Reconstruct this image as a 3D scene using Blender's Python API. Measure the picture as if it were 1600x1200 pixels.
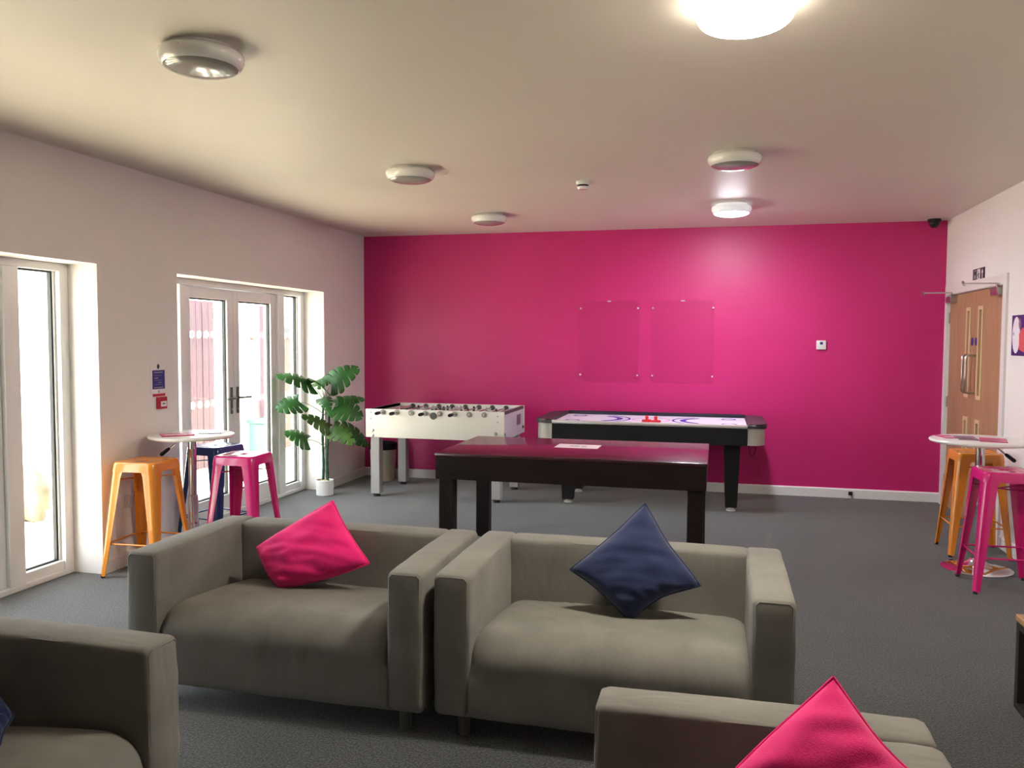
import bpy, bmesh, math, random
from mathutils import Vector, Matrix, noise as mnoise
random.seed(7)
PI = math.pi
for o in list(bpy.data.objects):
    bpy.data.objects.remove(o)
SC = bpy.context.scene
C = SC.collection

# ------------------------------------------------------------------ camera
CAM_Z = 1.55
yaw, pitch, roll = 0.245251, -0.053433, 0.004467
fw = Vector((-math.sin(yaw) * math.cos(pitch), math.cos(yaw) * math.cos(pitch), math.sin(pitch)))
rt0 = Vector((math.cos(yaw), math.sin(yaw), 0))
up0 = rt0.cross(fw)
rt = rt0 * math.cos(roll) + up0 * math.sin(roll)
up = up0 * math.cos(roll) - rt0 * math.sin(roll)
cd = bpy.data.cameras.new('camera')
cam = bpy.data.objects.new('camera', cd)
C.objects.link(cam)
cd.sensor_fit = 'HORIZONTAL'
cd.sensor_width = 36.0
cd.lens = 1283.95 * 36.0 / 1600.0
cd.clip_start = 0.02
cam.matrix_world = Matrix(((rt.x, up.x, -fw.x, 0), (rt.y, up.y, -fw.y, 0), (rt.z, up.z, -fw.z, CAM_Z), (0, 0, 0, 1)))
SC.camera = cam

# ------------------------------------------------------------------ world, sun, exposure
w = bpy.data.worlds.new('world')
SC.world = w
w.use_nodes = True
bg = w.node_tree.nodes['Background']
bg.inputs[0].default_value = (0.93, 0.97, 1.0, 1)
bg.inputs[1].default_value = 6.0
sd = bpy.data.lights.new('sun', 'SUN')
sd.energy = 30.0
sd.angle = math.radians(3)
sd.color = (1.0, 0.92, 0.78)
sun = bpy.data.objects.new('sun', sd)
C.objects.link(sun)
sun.rotation_euler = Vector((0.05, 1.0, -1.1)).to_track_quat('-Z', 'Y').to_euler()
SC.view_settings.view_transform = 'Standard'
SC.view_settings.look = 'None'
SC.view_settings.gamma = 1
SC.view_settings.use_curve_mapping = False
SC.view_settings.exposure = 0.92
LAMP_WARM = (1.0, 0.90, 0.74)
LAMP_COOL = (0.88, 0.91, 1.0)
LAMP_WARM_E = 150.0
LAMP_COOL_E = 150.0

# ------------------------------------------------------------------ room numbers
XL, XR, YB, H = -3.896, 2.099, 8.653, 2.704
YR = -6.5
XO = -4.24      # outer face of the left wall

# ------------------------------------------------------------------ helpers: materials
def newmat(name):
    m = bpy.data.materials.new(name)
    m.use_nodes = True
    nt = m.node_tree
    b = nt.nodes['Principled BSDF']
    return m, nt, b

def mat(name, col, rough=0.5, metal=0.0, var=0.0, vscale=6.0, bump=0.0, bscale=80.0, coat=0.0, spec=0.5, sheen=0.0, detail=4.0, stretch=None):
    m, nt, b = newmat(name)
    b.inputs['Base Color'].default_value = (*col, 1)
    b.inputs['Roughness'].default_value = rough
    b.inputs['Metallic'].default_value = metal
    b.inputs['Specular IOR Level'].default_value = spec
    b.inputs['Coat Weight'].default_value = coat
    b.inputs['Sheen Weight'].default_value = sheen
    if var or bump:
        tc = nt.nodes.new('ShaderNodeTexCoord')
        mp = nt.nodes.new('ShaderNodeMapping')
        nt.links.new(tc.outputs['Object'], mp.inputs['Vector'])
        if stretch:
            mp.inputs['Scale'].default_value = stretch
    if var:
        n = nt.nodes.new('ShaderNodeTexNoise')
        n.inputs['Scale'].default_value = vscale
        n.inputs['Detail'].default_value = detail
        nt.links.new(mp.outputs[0], n.inputs['Vector'])
        r = nt.nodes.new('ShaderNodeValToRGB')
        r.color_ramp.elements[0].position = 0.3
        r.color_ramp.elements[1].position = 0.7
        r.color_ramp.elements[0].color = (*[c * (1 - var) for c in col], 1)
        r.color_ramp.elements[1].color = (*[min(1, c * (1 + var)) for c in col], 1)
        nt.links.new(n.outputs['Fac'], r.inputs[0])
        nt.links.new(r.outputs[0], b.inputs['Base Color'])
    if bump:
        n2 = nt.nodes.new('ShaderNodeTexNoise')
        n2.inputs['Scale'].default_value = bscale
        n2.inputs['Detail'].default_value = 3
        nt.links.new(mp.outputs[0], n2.inputs['Vector'])
        bp = nt.nodes.new('ShaderNodeBump')
        bp.inputs['Strength'].default_value = bump
        bp.inputs['Distance'].default_value = 0.01
        nt.links.new(n2.outputs['Fac'], bp.inputs['Height'])
        nt.links.new(bp.outputs[0], b.inputs['Normal'])
    return m

def carpet_mat():
    m, nt, b = newmat('carpet')
    b.inputs['Roughness'].default_value = 1.0
    b.inputs['Specular IOR Level'].default_value = 0.1
    b.inputs['Sheen Weight'].default_value = 0.35
    b.inputs['Sheen Roughness'].default_value = 0.5
    tc = nt.nodes.new('ShaderNodeTexCoord')
    n1 = nt.nodes.new('ShaderNodeTexNoise'); n1.inputs['Scale'].default_value = 120; n1.inputs['Detail'].default_value = 3
    n2 = nt.nodes.new('ShaderNodeTexNoise'); n2.inputs['Scale'].default_value = 2.2; n2.inputs['Detail'].default_value = 5
    for n in (n1, n2):
        nt.links.new(tc.outputs['Object'], n.inputs['Vector'])
    r = nt.nodes.new('ShaderNodeValToRGB')
    r.color_ramp.elements[0].position = 0.40; r.color_ramp.elements[0].color = (0.009, 0.0105, 0.0115, 1)
    r.color_ramp.elements[1].position = 0.64; r.color_ramp.elements[1].color = (0.088, 0.097, 0.101, 1)
    nt.links.new(n1.outputs['Fac'], r.inputs[0])
    mx = nt.nodes.new('ShaderNodeMixRGB'); mx.blend_type = 'MULTIPLY'; mx.inputs[0].default_value = 1
    r2 = nt.nodes.new('ShaderNodeValToRGB')
    r2.color_ramp.elements[0].position = 0.3; r2.color_ramp.elements[0].color = (0.78, 0.78, 0.80, 1)
    r2.color_ramp.elements[1].position = 0.7; r2.color_ramp.elements[1].color = (1, 1, 1, 1)
    nt.links.new(n2.outputs['Fac'], r2.inputs[0])
    nt.links.new(r.outputs[0], mx.inputs[1]); nt.links.new(r2.outputs[0], mx.inputs[2])
    nt.links.new(mx.outputs[0], b.inputs['Base Color'])
    bp = nt.nodes.new('ShaderNodeBump'); bp.inputs['Strength'].default_value = 0.6; bp.inputs['Distance'].default_value = 0.006
    nt.links.new(n1.outputs['Fac'], bp.inputs['Height']); nt.links.new(bp.outputs[0], b.inputs['Normal'])
    return m

def sofa_mat(name, col):
    m, nt, b = newmat(name)
    b.inputs['Roughness'].default_value = 0.9
    b.inputs['Specular IOR Level'].default_value = 0.2
    b.inputs['Sheen Weight'].default_value = 0.15
    tc = nt.nodes.new('ShaderNodeTexCoord')
    n = nt.nodes.new('ShaderNodeTexNoise'); n.inputs['Scale'].default_value = 5; n.inputs['Detail'].default_value = 6
    nt.links.new(tc.outputs['Object'], n.inputs['Vector'])
    r = nt.nodes.new('ShaderNodeValToRGB')
    r.color_ramp.elements[0].position = 0.32; r.color_ramp.elements[1].position = 0.7
    r.color_ramp.elements[0].color = (*[c * 0.86 for c in col], 1)
    r.color_ramp.elements[1].color = (*[c * 1.1 for c in col], 1)
    nt.links.new(n.outputs['Fac'], r.inputs[0]); nt.links.new(r.outputs[0], b.inputs['Base Color'])
    # weave plus soft creases
    wv = nt.nodes.new('ShaderNodeTexNoise'); wv.inputs['Scale'].default_value = 420
    nt.links.new(tc.outputs['Object'], wv.inputs['Vector'])
    mp = nt.nodes.new('ShaderNodeMapping'); mp.inputs['Scale'].default_value = (9, 3.0, 3.2)
    nt.links.new(tc.outputs['Object'], mp.inputs['Vector'])
    cr = nt.nodes.new('ShaderNodeTexNoise'); cr.inputs['Scale'].default_value = 1.6; cr.inputs['Detail'].default_value = 2; cr.inputs['Distortion'].default_value = 0.6
    nt.links.new(mp.outputs[0], cr.inputs['Vector'])
    b1 = nt.nodes.new('ShaderNodeBump'); b1.inputs['Strength'].default_value = 0.25; b1.inputs['Distance'].default_value = 0.002
    b2 = nt.nodes.new('ShaderNodeBump'); b2.inputs['Strength'].default_value = 0.26; b2.inputs['Distance'].default_value = 0.02
    nt.links.new(wv.outputs['Fac'], b1.inputs['Height']); nt.links.new(cr.outputs['Fac'], b2.inputs['Height'])
    nt.links.new(b1.outputs[0], b2.inputs['Normal']); nt.links.new(b2.outputs[0], b.inputs['Normal'])
    return m

def wood_mat(name, c0, c1, rough=0.45, axis=2, coat=0.0, spec=0.5):
    m, nt, b = newmat(name)
    b.inputs['Roughness'].default_value = rough
    b.inputs['Coat Weight'].default_value = coat
    b.inputs['Specular IOR Level'].default_value = spec
    tc = nt.nodes.new('ShaderNodeTexCoord')
    mp = nt.nodes.new('ShaderNodeMapping')
    s = [18, 18, 18]; s[axis] = 0.9
    mp.inputs['Scale'].default_value = s
    nt.links.new(tc.outputs['Object'], mp.inputs['Vector'])
    n = nt.nodes.new('ShaderNodeTexNoise'); n.inputs['Scale'].default_value = 2.5; n.inputs['Detail'].default_value = 5; n.inputs['Distortion'].default_value = 0.7
    nt.links.new(mp.outputs[0], n.inputs['Vector'])
    r = nt.nodes.new('ShaderNodeValToRGB')
    r.color_ramp.elements[0].position = 0.3; r.color_ramp.elements[0].color = (*c0, 1)
    r.color_ramp.elements[1].position = 0.7; r.color_ramp.elements[1].color = (*c1, 1)
    nt.links.new(n.outputs['Fac'], r.inputs[0]); nt.links.new(r.outputs[0], b.inputs['Base Color'])
    return m

def glass_mat(name, tint=(1, 1, 1), refl=1.0, rough=0.0, ior=1.5):
    m = bpy.data.materials.new(name); m.use_nodes = True
    nt = m.node_tree
    nt.nodes.remove(nt.nodes['Principled BSDF'])
    out = nt.nodes['Material Output']
    t = nt.nodes.new('ShaderNodeBsdfTransparent'); t.inputs[0].default_value = (*tint, 1)
    g = nt.nodes.new('ShaderNodeBsdfGlossy'); g.inputs['Roughness'].default_value = rough
    # Schlick reflectance, the same on both faces of the thin pane
    lw = nt.nodes.new('ShaderNodeLayerWeight'); lw.inputs['Blend'].default_value = 0.5
    pw = nt.nodes.new('ShaderNodeMath'); pw.operation = 'POWER'; pw.inputs[1].default_value = 5.0
    nt.links.new(lw.outputs['Facing'], pw.inputs[0])
    mul = nt.nodes.new('ShaderNodeMath'); mul.operation = 'MULTIPLY_ADD'; mul.inputs[1].default_value = 0.96 * refl; mul.inputs[2].default_value = 0.04 * refl
    nt.links.new(pw.outputs[0], mul.inputs[0])
    mx = nt.nodes.new('ShaderNodeMixShader')
    nt.links.new(mul.outputs[0], mx.inputs[0]); nt.links.new(t.outputs[0], mx.inputs[1]); nt.links.new(g.outputs[0], mx.inputs[2])
    nt.links.new(mx.outputs[0], out.inputs[0])
    return m

def emit_mat(name, col, e):
    m, nt, b = newmat(name)
    b.inputs['Base Color'].default_value = (0.8, 0.8, 0.8, 1)
    b.inputs['Emission Color'].default_value = (*col, 1)
    b.inputs['Emission Strength'].default_value = e
    return m

M = {}
M['paint_white'] = mat('paint_white', (0.84, 0.80, 0.78), 0.75, var=0.02, vscale=1.5, bump=0.05, bscale=220)
M['paint_ceiling'] = mat('paint_ceiling', (0.72, 0.67, 0.60), 0.5, var=0.025, vscale=1.2, bump=0.04, bscale=160)
M['paint_pink'] = mat('paint_pink', (0.57, 0.018, 0.165), 0.42, var=0.04, vscale=2.0, bump=0.05, bscale=200)
M['gloss_white'] = mat('gloss_white', (0.80, 0.79, 0.77), 0.3)
M['carpet'] = carpet_mat()
M['upvc'] = mat('upvc', (0.82, 0.82, 0.83), 0.3)
M['gasket'] = mat('gasket', (0.02, 0.022, 0.025), 0.6)
M['glass'] = glass_mat('glass', (0.97, 0.985, 0.98))
M['acrylic'] = glass_mat('acrylic', (0.996, 0.996, 0.996), refl=0.7, rough=0.03)
def frosted_mat(name):
    m = bpy.data.materials.new(name); m.use_nodes = True
    nt = m.node_tree; nt.nodes.remove(nt.nodes['Principled BSDF'])
    t = nt.nodes.new('ShaderNodeBsdfTranslucent'); t.inputs[0].default_value = (0.95, 0.95, 0.95, 1)
    d = nt.nodes.new('ShaderNodeBsdfDiffuse'); d.inputs[0].default_value = (0.9, 0.9, 0.9, 1)
    mx = nt.nodes.new('ShaderNodeMixShader'); mx.inputs[0].default_value = 0.25
    nt.links.new(t.outputs[0], mx.inputs[1]); nt.links.new(d.outputs[0], mx.inputs[2])
    nt.links.new(mx.outputs[0], nt.nodes['Material Output'].inputs[0])
    return m
M['white_dot'] = frosted_mat('white_dot')
M['black_metal'] = mat('black_metal', (0.015, 0.014, 0.014), 0.4)
M['black_plastic'] = mat('black_plastic', (0.010, 0.010, 0.011), 0.5, spec=0.25)
M['dark_grey'] = mat('dark_grey', (0.09, 0.09, 0.09), 0.45)
M['chrome'] = mat('chrome', (0.78, 0.77, 0.77), 0.08, 1.0)
M['steel'] = mat('steel', (0.55, 0.53, 0.50), 0.3, 1.0)
M['beech'] = wood_mat('beech', (0.36, 0.195, 0.10), (0.46, 0.27, 0.145), 0.45, 2)
M['beech_pale'] = wood_mat('beech_pale', (0.68, 0.48, 0.26), (0.78, 0.58, 0.34), 0.4, 2)
M['sofa'] = sofa_mat('sofa_cloth', (0.200, 0.194, 0.178))
M['sofa_leg'] = mat('sofa_leg', (0.14, 0.13, 0.12), 0.5)
def cloth(name, col):
    return mat(name, col, 0.85, var=0.06, vscale=9, bump=0.25, bscale=350, sheen=0.2, spec=0.2)
M['cushion_pink'] = cloth('cushion_pink', (0.93, 0.022, 0.235))
M['cushion_navy'] = cloth('cushion_navy', (0.019, 0.029, 0.090))
M['enamel_orange'] = mat('enamel_orange', (0.74, 0.255, 0.025), 0.22, coat=0.3)
M['enamel_pink'] = mat('enamel_pink', (0.66, 0.012, 0.19), 0.22, coat=0.3)
M['enamel_blue'] = mat('enamel_blue', (0.012, 0.042, 0.20), 0.2, coat=0.3)
M['rubber'] = mat('rubber', (0.02, 0.02, 0.02), 0.8)
M['laminate'] = mat('laminate', (0.80, 0.79, 0.77), 0.28)
M['game_white'] = mat('game_white', (0.80, 0.77, 0.70), 0.35)
M['game_grey'] = mat('game_grey', (0.42, 0.41, 0.41), 0.4)
M['pitch'] = mat('pitch', (0.33, 0.36, 0.34), 0.4)
M['ebony'] = wood_mat('ebony', (0.009, 0.005, 0.005), (0.014, 0.008, 0.007), 0.45, 0, spec=0.2)
M['ebony_top'] = wood_mat('ebony_top', (0.030, 0.010, 0.013), (0.042, 0.014, 0.018), 0.22, 0, 0.3)
M['hockey_white'] = mat('hockey_white', (0.74, 0.72, 0.86), 0.4, spec=0.2)
M['hockey_line'] = mat('hockey_line', (0.10, 0.04, 0.36), 0.6, spec=0.05)
M['silver'] = mat('silver', (0.60, 0.58, 0.57), 0.35, 0.4)
M['satin'] = mat('satin', (0.80, 0.78, 0.78), 0.35, 0.2)
M['red_plastic'] = mat('red_plastic', (0.62, 0.012, 0.02), 0.3)
M['red_sign'] = mat('red_sign', (0.50, 0.02, 0.045), 0.4)
M['blue_sign'] = mat('blue_sign', (0.018, 0.03, 0.22), 0.4)
M['paper'] = mat('paper', (0.85, 0.82, 0.83), 0.7)
M['print_pink'] = mat('print_pink', (0.60, 0.05, 0.19), 0.35, var=0.35, vscale=30)
M['print_mauve'] = mat('print_mauve', (0.28, 0.17, 0.28), 0.35, var=0.4, vscale=30)
M['print_dark'] = mat('print_dark', (0.05, 0.045, 0.055), 0.4)
M['print_grey'] = mat('print_grey', (0.35, 0.35, 0.42), 0.5)
M['pot'] = mat('pot', (0.84, 0.84, 0.83), 0.25)
M['soil'] = mat('soil', (0.50, 0.42, 0.24), 0.95, var=0.4, vscale=40, bump=0.8, bscale=60)
M['stem_green'] = mat('stem_green', (0.012, 0.085, 0.045), 0.5, var=0.3, vscale=30)
M['petiole'] = mat('petiole', (0.20, 0.30, 0.14), 0.5)
M['leaf'] = mat('leaf', (0.024, 0.110, 0.020), 0.42, spec=0.35, var=0.45, vscale=7)
M['leaf_pale'] = mat('leaf_pale', (0.060, 0.135, 0.026), 0.42, spec=0.35, var=0.4, vscale=7)
M['bin_cream'] = mat('bin_cream', (0.60, 0.56, 0.42), 0.5)
M['lamp_body'] = mat('lamp_body', (0.88, 0.87, 0.85), 0.12, coat=0.4)
M['lamp_diffuser'] = mat('lamp_diffuser', (0.30, 0.29, 0.27), 0.15, coat=0.3)
M['lamp_warm'] = emit_mat('lamp_warm', LAMP_WARM, LAMP_WARM_E)
M['lamp_cool'] = emit_mat('lamp_cool', LAMP_COOL, LAMP_COOL_E)
def opal_mat(name, col, e):
    m = mat(name, (0.88, 0.87, 0.85), 0.15, coat=0.4)
    b = m.node_tree.nodes['Principled BSDF']
    b.inputs['Emission Color'].default_value = (*col, 1); b.inputs['Emission Strength'].default_value = e
    return m
M['lamp_warm_rim'] = opal_mat('lamp_warm_rim', LAMP_WARM, 9.0)     # light leaking through the opal body
M['lamp_cool_rim'] = opal_mat('lamp_cool_rim', LAMP_COOL, 0.25)
M['oak'] = wood_mat('oak', (0.30, 0.17, 0.08), (0.42, 0.26, 0.13), 0.5, 0)
M['paving'] = mat('paving', (0.62, 0.55, 0.42), 0.9, var=0.15, vscale=3)
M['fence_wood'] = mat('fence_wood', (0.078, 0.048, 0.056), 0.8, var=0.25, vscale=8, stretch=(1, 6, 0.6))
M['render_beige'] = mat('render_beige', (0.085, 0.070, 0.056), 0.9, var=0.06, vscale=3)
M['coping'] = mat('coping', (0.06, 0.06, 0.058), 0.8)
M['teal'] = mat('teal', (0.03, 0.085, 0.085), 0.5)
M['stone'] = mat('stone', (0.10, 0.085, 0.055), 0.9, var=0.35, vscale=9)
M['night_blue'] = mat('night_blue', (0.035, 0.02, 0.16), 0.4)
M['print_white'] = mat('print_white', (0.85, 0.84, 0.90), 0.45)
M['exit_black'] = mat('exit_black', (0.025, 0.035, 0.03), 0.45)

# ------------------------------------------------------------------ helpers: shapes
def box(bm, lo, hi):
    vs = [bm.verts.new((x, y, z)) for x in (lo[0], hi[0]) for y in (lo[1], hi[1]) for z in (lo[2], hi[2])]
    for f in ((0, 1, 3, 2), (4, 6, 7, 5), (0, 4, 5, 1), (2, 3, 7, 6), (0, 2, 6, 4), (1, 5, 7, 3)):
        bm.faces.new([vs[i] for i in f])
    return bm

def rbox(lo, hi, r=0.01, seg=2):
    bm = bmesh.new(); box(bm, lo, hi)
    bmesh.ops.bevel(bm, geom=bm.edges[:], offset=r, segments=seg, profile=0.5, affect='EDGES')
    return bm

def bx(lo, hi):
    return box(bmesh.new(), lo, hi)

def boxes(lst):
    bm = bmesh.new()
    for lo, hi in lst:
        box(bm, lo, hi)
    return bm

def frame_of(d):
    d = d.normalized()
    a = Vector((0, 0, 1)) if abs(d.z) < 0.9 else Vector((1, 0, 0))
    u = d.cross(a).normalized()
    return u, d.cross(u).normalized()

def tube(bm, pts, rad, seg=8, caps=True):
    pts = [Vector(p) for p in pts]
    rads = rad if isinstance(rad, (list, tuple)) else [rad] * len(pts)
    rings = []
    u = None
    for i, p in enumerate(pts):
        if i == 0: d = pts[1] - pts[0]
        elif i == len(pts) - 1: d = pts[-1] - pts[-2]
        else: d = (pts[i + 1] - p).normalized() + (p - pts[i - 1]).normalized()
        d.normalize()
        if u is None: u, v = frame_of(d)
        else:
            u = (u - d * u.dot(d)).normalized(); v = d.cross(u)
        rings.append([bm.verts.new(p + (u * math.cos(2 * PI * k / seg) + v * math.sin(2 * PI * k / seg)) * rads[i]) for k in range(seg)])
    for a, b in zip(rings, rings[1:]):
        for k in range(seg):
            bm.faces.new((a[k], a[(k + 1) % seg], b[(k + 1) % seg], b[k]))
    if caps:
        bm.faces.new(rings[0][::-1]); bm.faces.new(rings[-1])
    return bm

def lathe(prof, seg=32, bm=None, center=(0, 0, 0)):
    bm = bm or bmesh.new()
    cx, cy, cz = center
    rings = []
    for r, z in prof:
        if r < 1e-6: rings.append([bm.verts.new((cx, cy, cz + z))])
        else: rings.append([bm.verts.new((cx + r * math.cos(2 * PI * k / seg), cy + r * math.sin(2 * PI * k / seg), cz + z)) for k in range(seg)])
    for a, b in zip(rings, rings[1:]):
        for k in range(seg):
            q = (k + 1) % seg
            if len(a) == 1 and len(b) == 1: continue
            if len(a) == 1: bm.faces.new((a[0], b[q], b[k]))
            elif len(b) == 1: bm.faces.new((a[k], a[q], b[0]))
            else: bm.faces.new((a[k], a[q], b[q], b[k]))
    return bm

def prism(poly, axis, a, b, bm=None):
    """extrude a 2-D polygon along axis (0,1,2) from a to b"""
    bm = bm or bmesh.new()
    def P(p, t):
        q = list(p); q.insert(axis, t); return q
    A = [bm.verts.new(P(p, a)) for p in poly]; B = [bm.verts.new(P(p, b)) for p in poly]
    bm.faces.new(A); bm.faces.new(B[::-1])
    n = len(poly)
    for i in range(n):
        bm.faces.new((A[i], B[i], B[(i + 1) % n], A[(i + 1) % n]))
    return bm

def disc_poly(cx, cy, rx, ry, n=20):
    return [(cx + rx * math.cos(2 * PI * k / n), cy + ry * math.sin(2 * PI * k / n)) for k in range(n)]

def obj(name, bm, m, parent=None, smooth=None):
    me = bpy.data.meshes.new(name)
    bmesh.ops.recalc_face_normals(bm, faces=bm.faces[:])
    bm.to_mesh(me); bm.free()
    me.materials.append(M[m] if isinstance(m, str) else m)
    if smooth is not None:
        for p in me.polygons: p.use_smooth = True
        try: me.set_sharp_from_angle(angle=math.radians(smooth))
        except Exception: pass
    o = bpy.data.objects.new(name, me); C.objects.link(o)
    if parent: o.parent = parent
    return o

def share(name, src, parent, loc=None, rot=None):
    o = bpy.data.objects.new(name, src.data); C.objects.link(o); o.parent = parent
    if loc is not None: o.location = loc
    if rot is not None: o.rotation_euler = rot
    return o

def thing(name, label, cat, loc=(0, 0, 0), rz=0, group=None, kind=None):
    o = bpy.data.objects.new(name, None); C.objects.link(o)
    o.empty_display_size = 0.1
    o.location = loc; o.rotation_euler = (0, 0, rz)
    if label: o['label'] = label
    if cat: o['category'] = cat
    if group: o['group'] = group
    if kind: o['kind'] = kind
    return o

def tag(o, label, cat, group=None):
    o['label'] = label; o['category'] = cat
    if group: o['group'] = group
    return o

def struct(o, label=None, cat=None):
    o['kind'] = 'structure'
    if label: o['label'] = label
    if cat: o['category'] = cat
    return o

def dup(root, loc, rz, label=None):
    r = root.copy(); C.objects.link(r); r.location = loc; r.rotation_euler = (0, 0, rz)
    if label: r['label'] = label
    for ch in list(root.children):
        c = ch.copy(); C.objects.link(c); c.parent = r
        for g in list(ch.children):
            d = g.copy(); C.objects.link(d); d.parent = c
    return r

# ================================================================== the room shell
struct(obj('floor', bx((XO, YR - 0.2, -0.12), (XR + 0.25, YB + 0.2, 0)), 'carpet'), 'dark grey speckled carpet floor of the room', 'floor')
struct(obj('ceiling', bx((XO, YR - 0.2, H), (XR + 0.25, YB + 0.2, H + 0.25)), 'paint_ceiling'), 'flat off white painted ceiling', 'ceiling')
struct(obj('wall_back', bx((XO, YB, 0), (XR + 0.25, YB + 0.2, H)), 'paint_pink'), 'bright magenta pink feature wall at the far end', 'wall')
struct(obj('wall_rear', bx((XO, YR - 0.2, 0), (XR + 0.25, YR, H)), 'paint_white'), 'plain white wall behind the viewer', 'wall')
OP = [(2.18, 4.52), (5.33, 7.67)]
OT = 2.03
segs = [((XO, YR, 0), (XL, OP[0][0], H)), ((XO, OP[0][0], OT), (XL, OP[0][1], H)), ((XO, OP[0][1], 0), (XL, OP[1][0], H)),
        ((XO, OP[1][0], OT), (XL, OP[1][1], H)), ((XO, OP[1][1], 0), (XL, YB, H))]
struct(obj('wall_left', boxes(segs), 'paint_white'), 'off white left wall with two deep patio door openings', 'wall')
DY0, DY1, DT = 6.965, 8.505, 1.985     # leaves of the wooden double door
struct(obj('wall_right', boxes([((XR, YR, 0), (XR + 0.2, DY0 - 0.03, H)), ((XR, DY0 - 0.03, DT + 0.03), (XR + 0.2, DY1 + 0.03, H)), ((XR, DY1 + 0.03, 0), (XR + 0.2, YB, H))]), 'paint_white'), 'off white right wall with the wooden double door', 'wall')
def skirting(name, lo, hi, axis, face, label):
    # board with a chamfered top edge; face = direction (+1/-1) into the room
    t, h = 0.016, 0.095
    a, b = lo, hi
    def sec(base):
        return [(base, 0.0), (base + face * t, 0.0), (base + face * t, h - 0.012), (base + face * t * 0.45, h), (base, h)]
    return sec
def skirt_bm(base, face, a, b, axis):
    t, h = 0.016, 0.095
    sec = [(base, 0.0), (base + face * t, 0.0), (base + face * t, h - 0.012), (base + face * t * 0.45, h), (base, h)]
    if axis == 0:   # runs along X, section in (y,z)
        return prism(sec, 0, a, b)
    return prism(sec, 1, a, b)   # runs along Y, section in (x,z)
struct(obj('baseboard_back', skirt_bm(YB, -1, XL, XR, 0), 'gloss_white'), 'white skirting board under the pink wall', 'skirting')
bl = None
for a, b in ((YR, OP[0][0]), (OP[0][1], OP[1][0]), (OP[1][1], YB - 0.016)):
    o = obj('baseboard_left', skirt_bm(XL, 1, a, b, 1), 'gloss_white')
    struct(o, ['white skirting board before the near patio door', 'white skirting board behind the orange stool between both patio doors', 'white skirting board between plant and pink wall'][0 if a == YR else 1 if a < 5 else 2], 'skirting')
struct(obj('baseboard_right', skirt_bm(XR, -1, YR, 6.86, 1), 'gloss_white'), 'white skirting board of the right wall', 'skirting')

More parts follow.
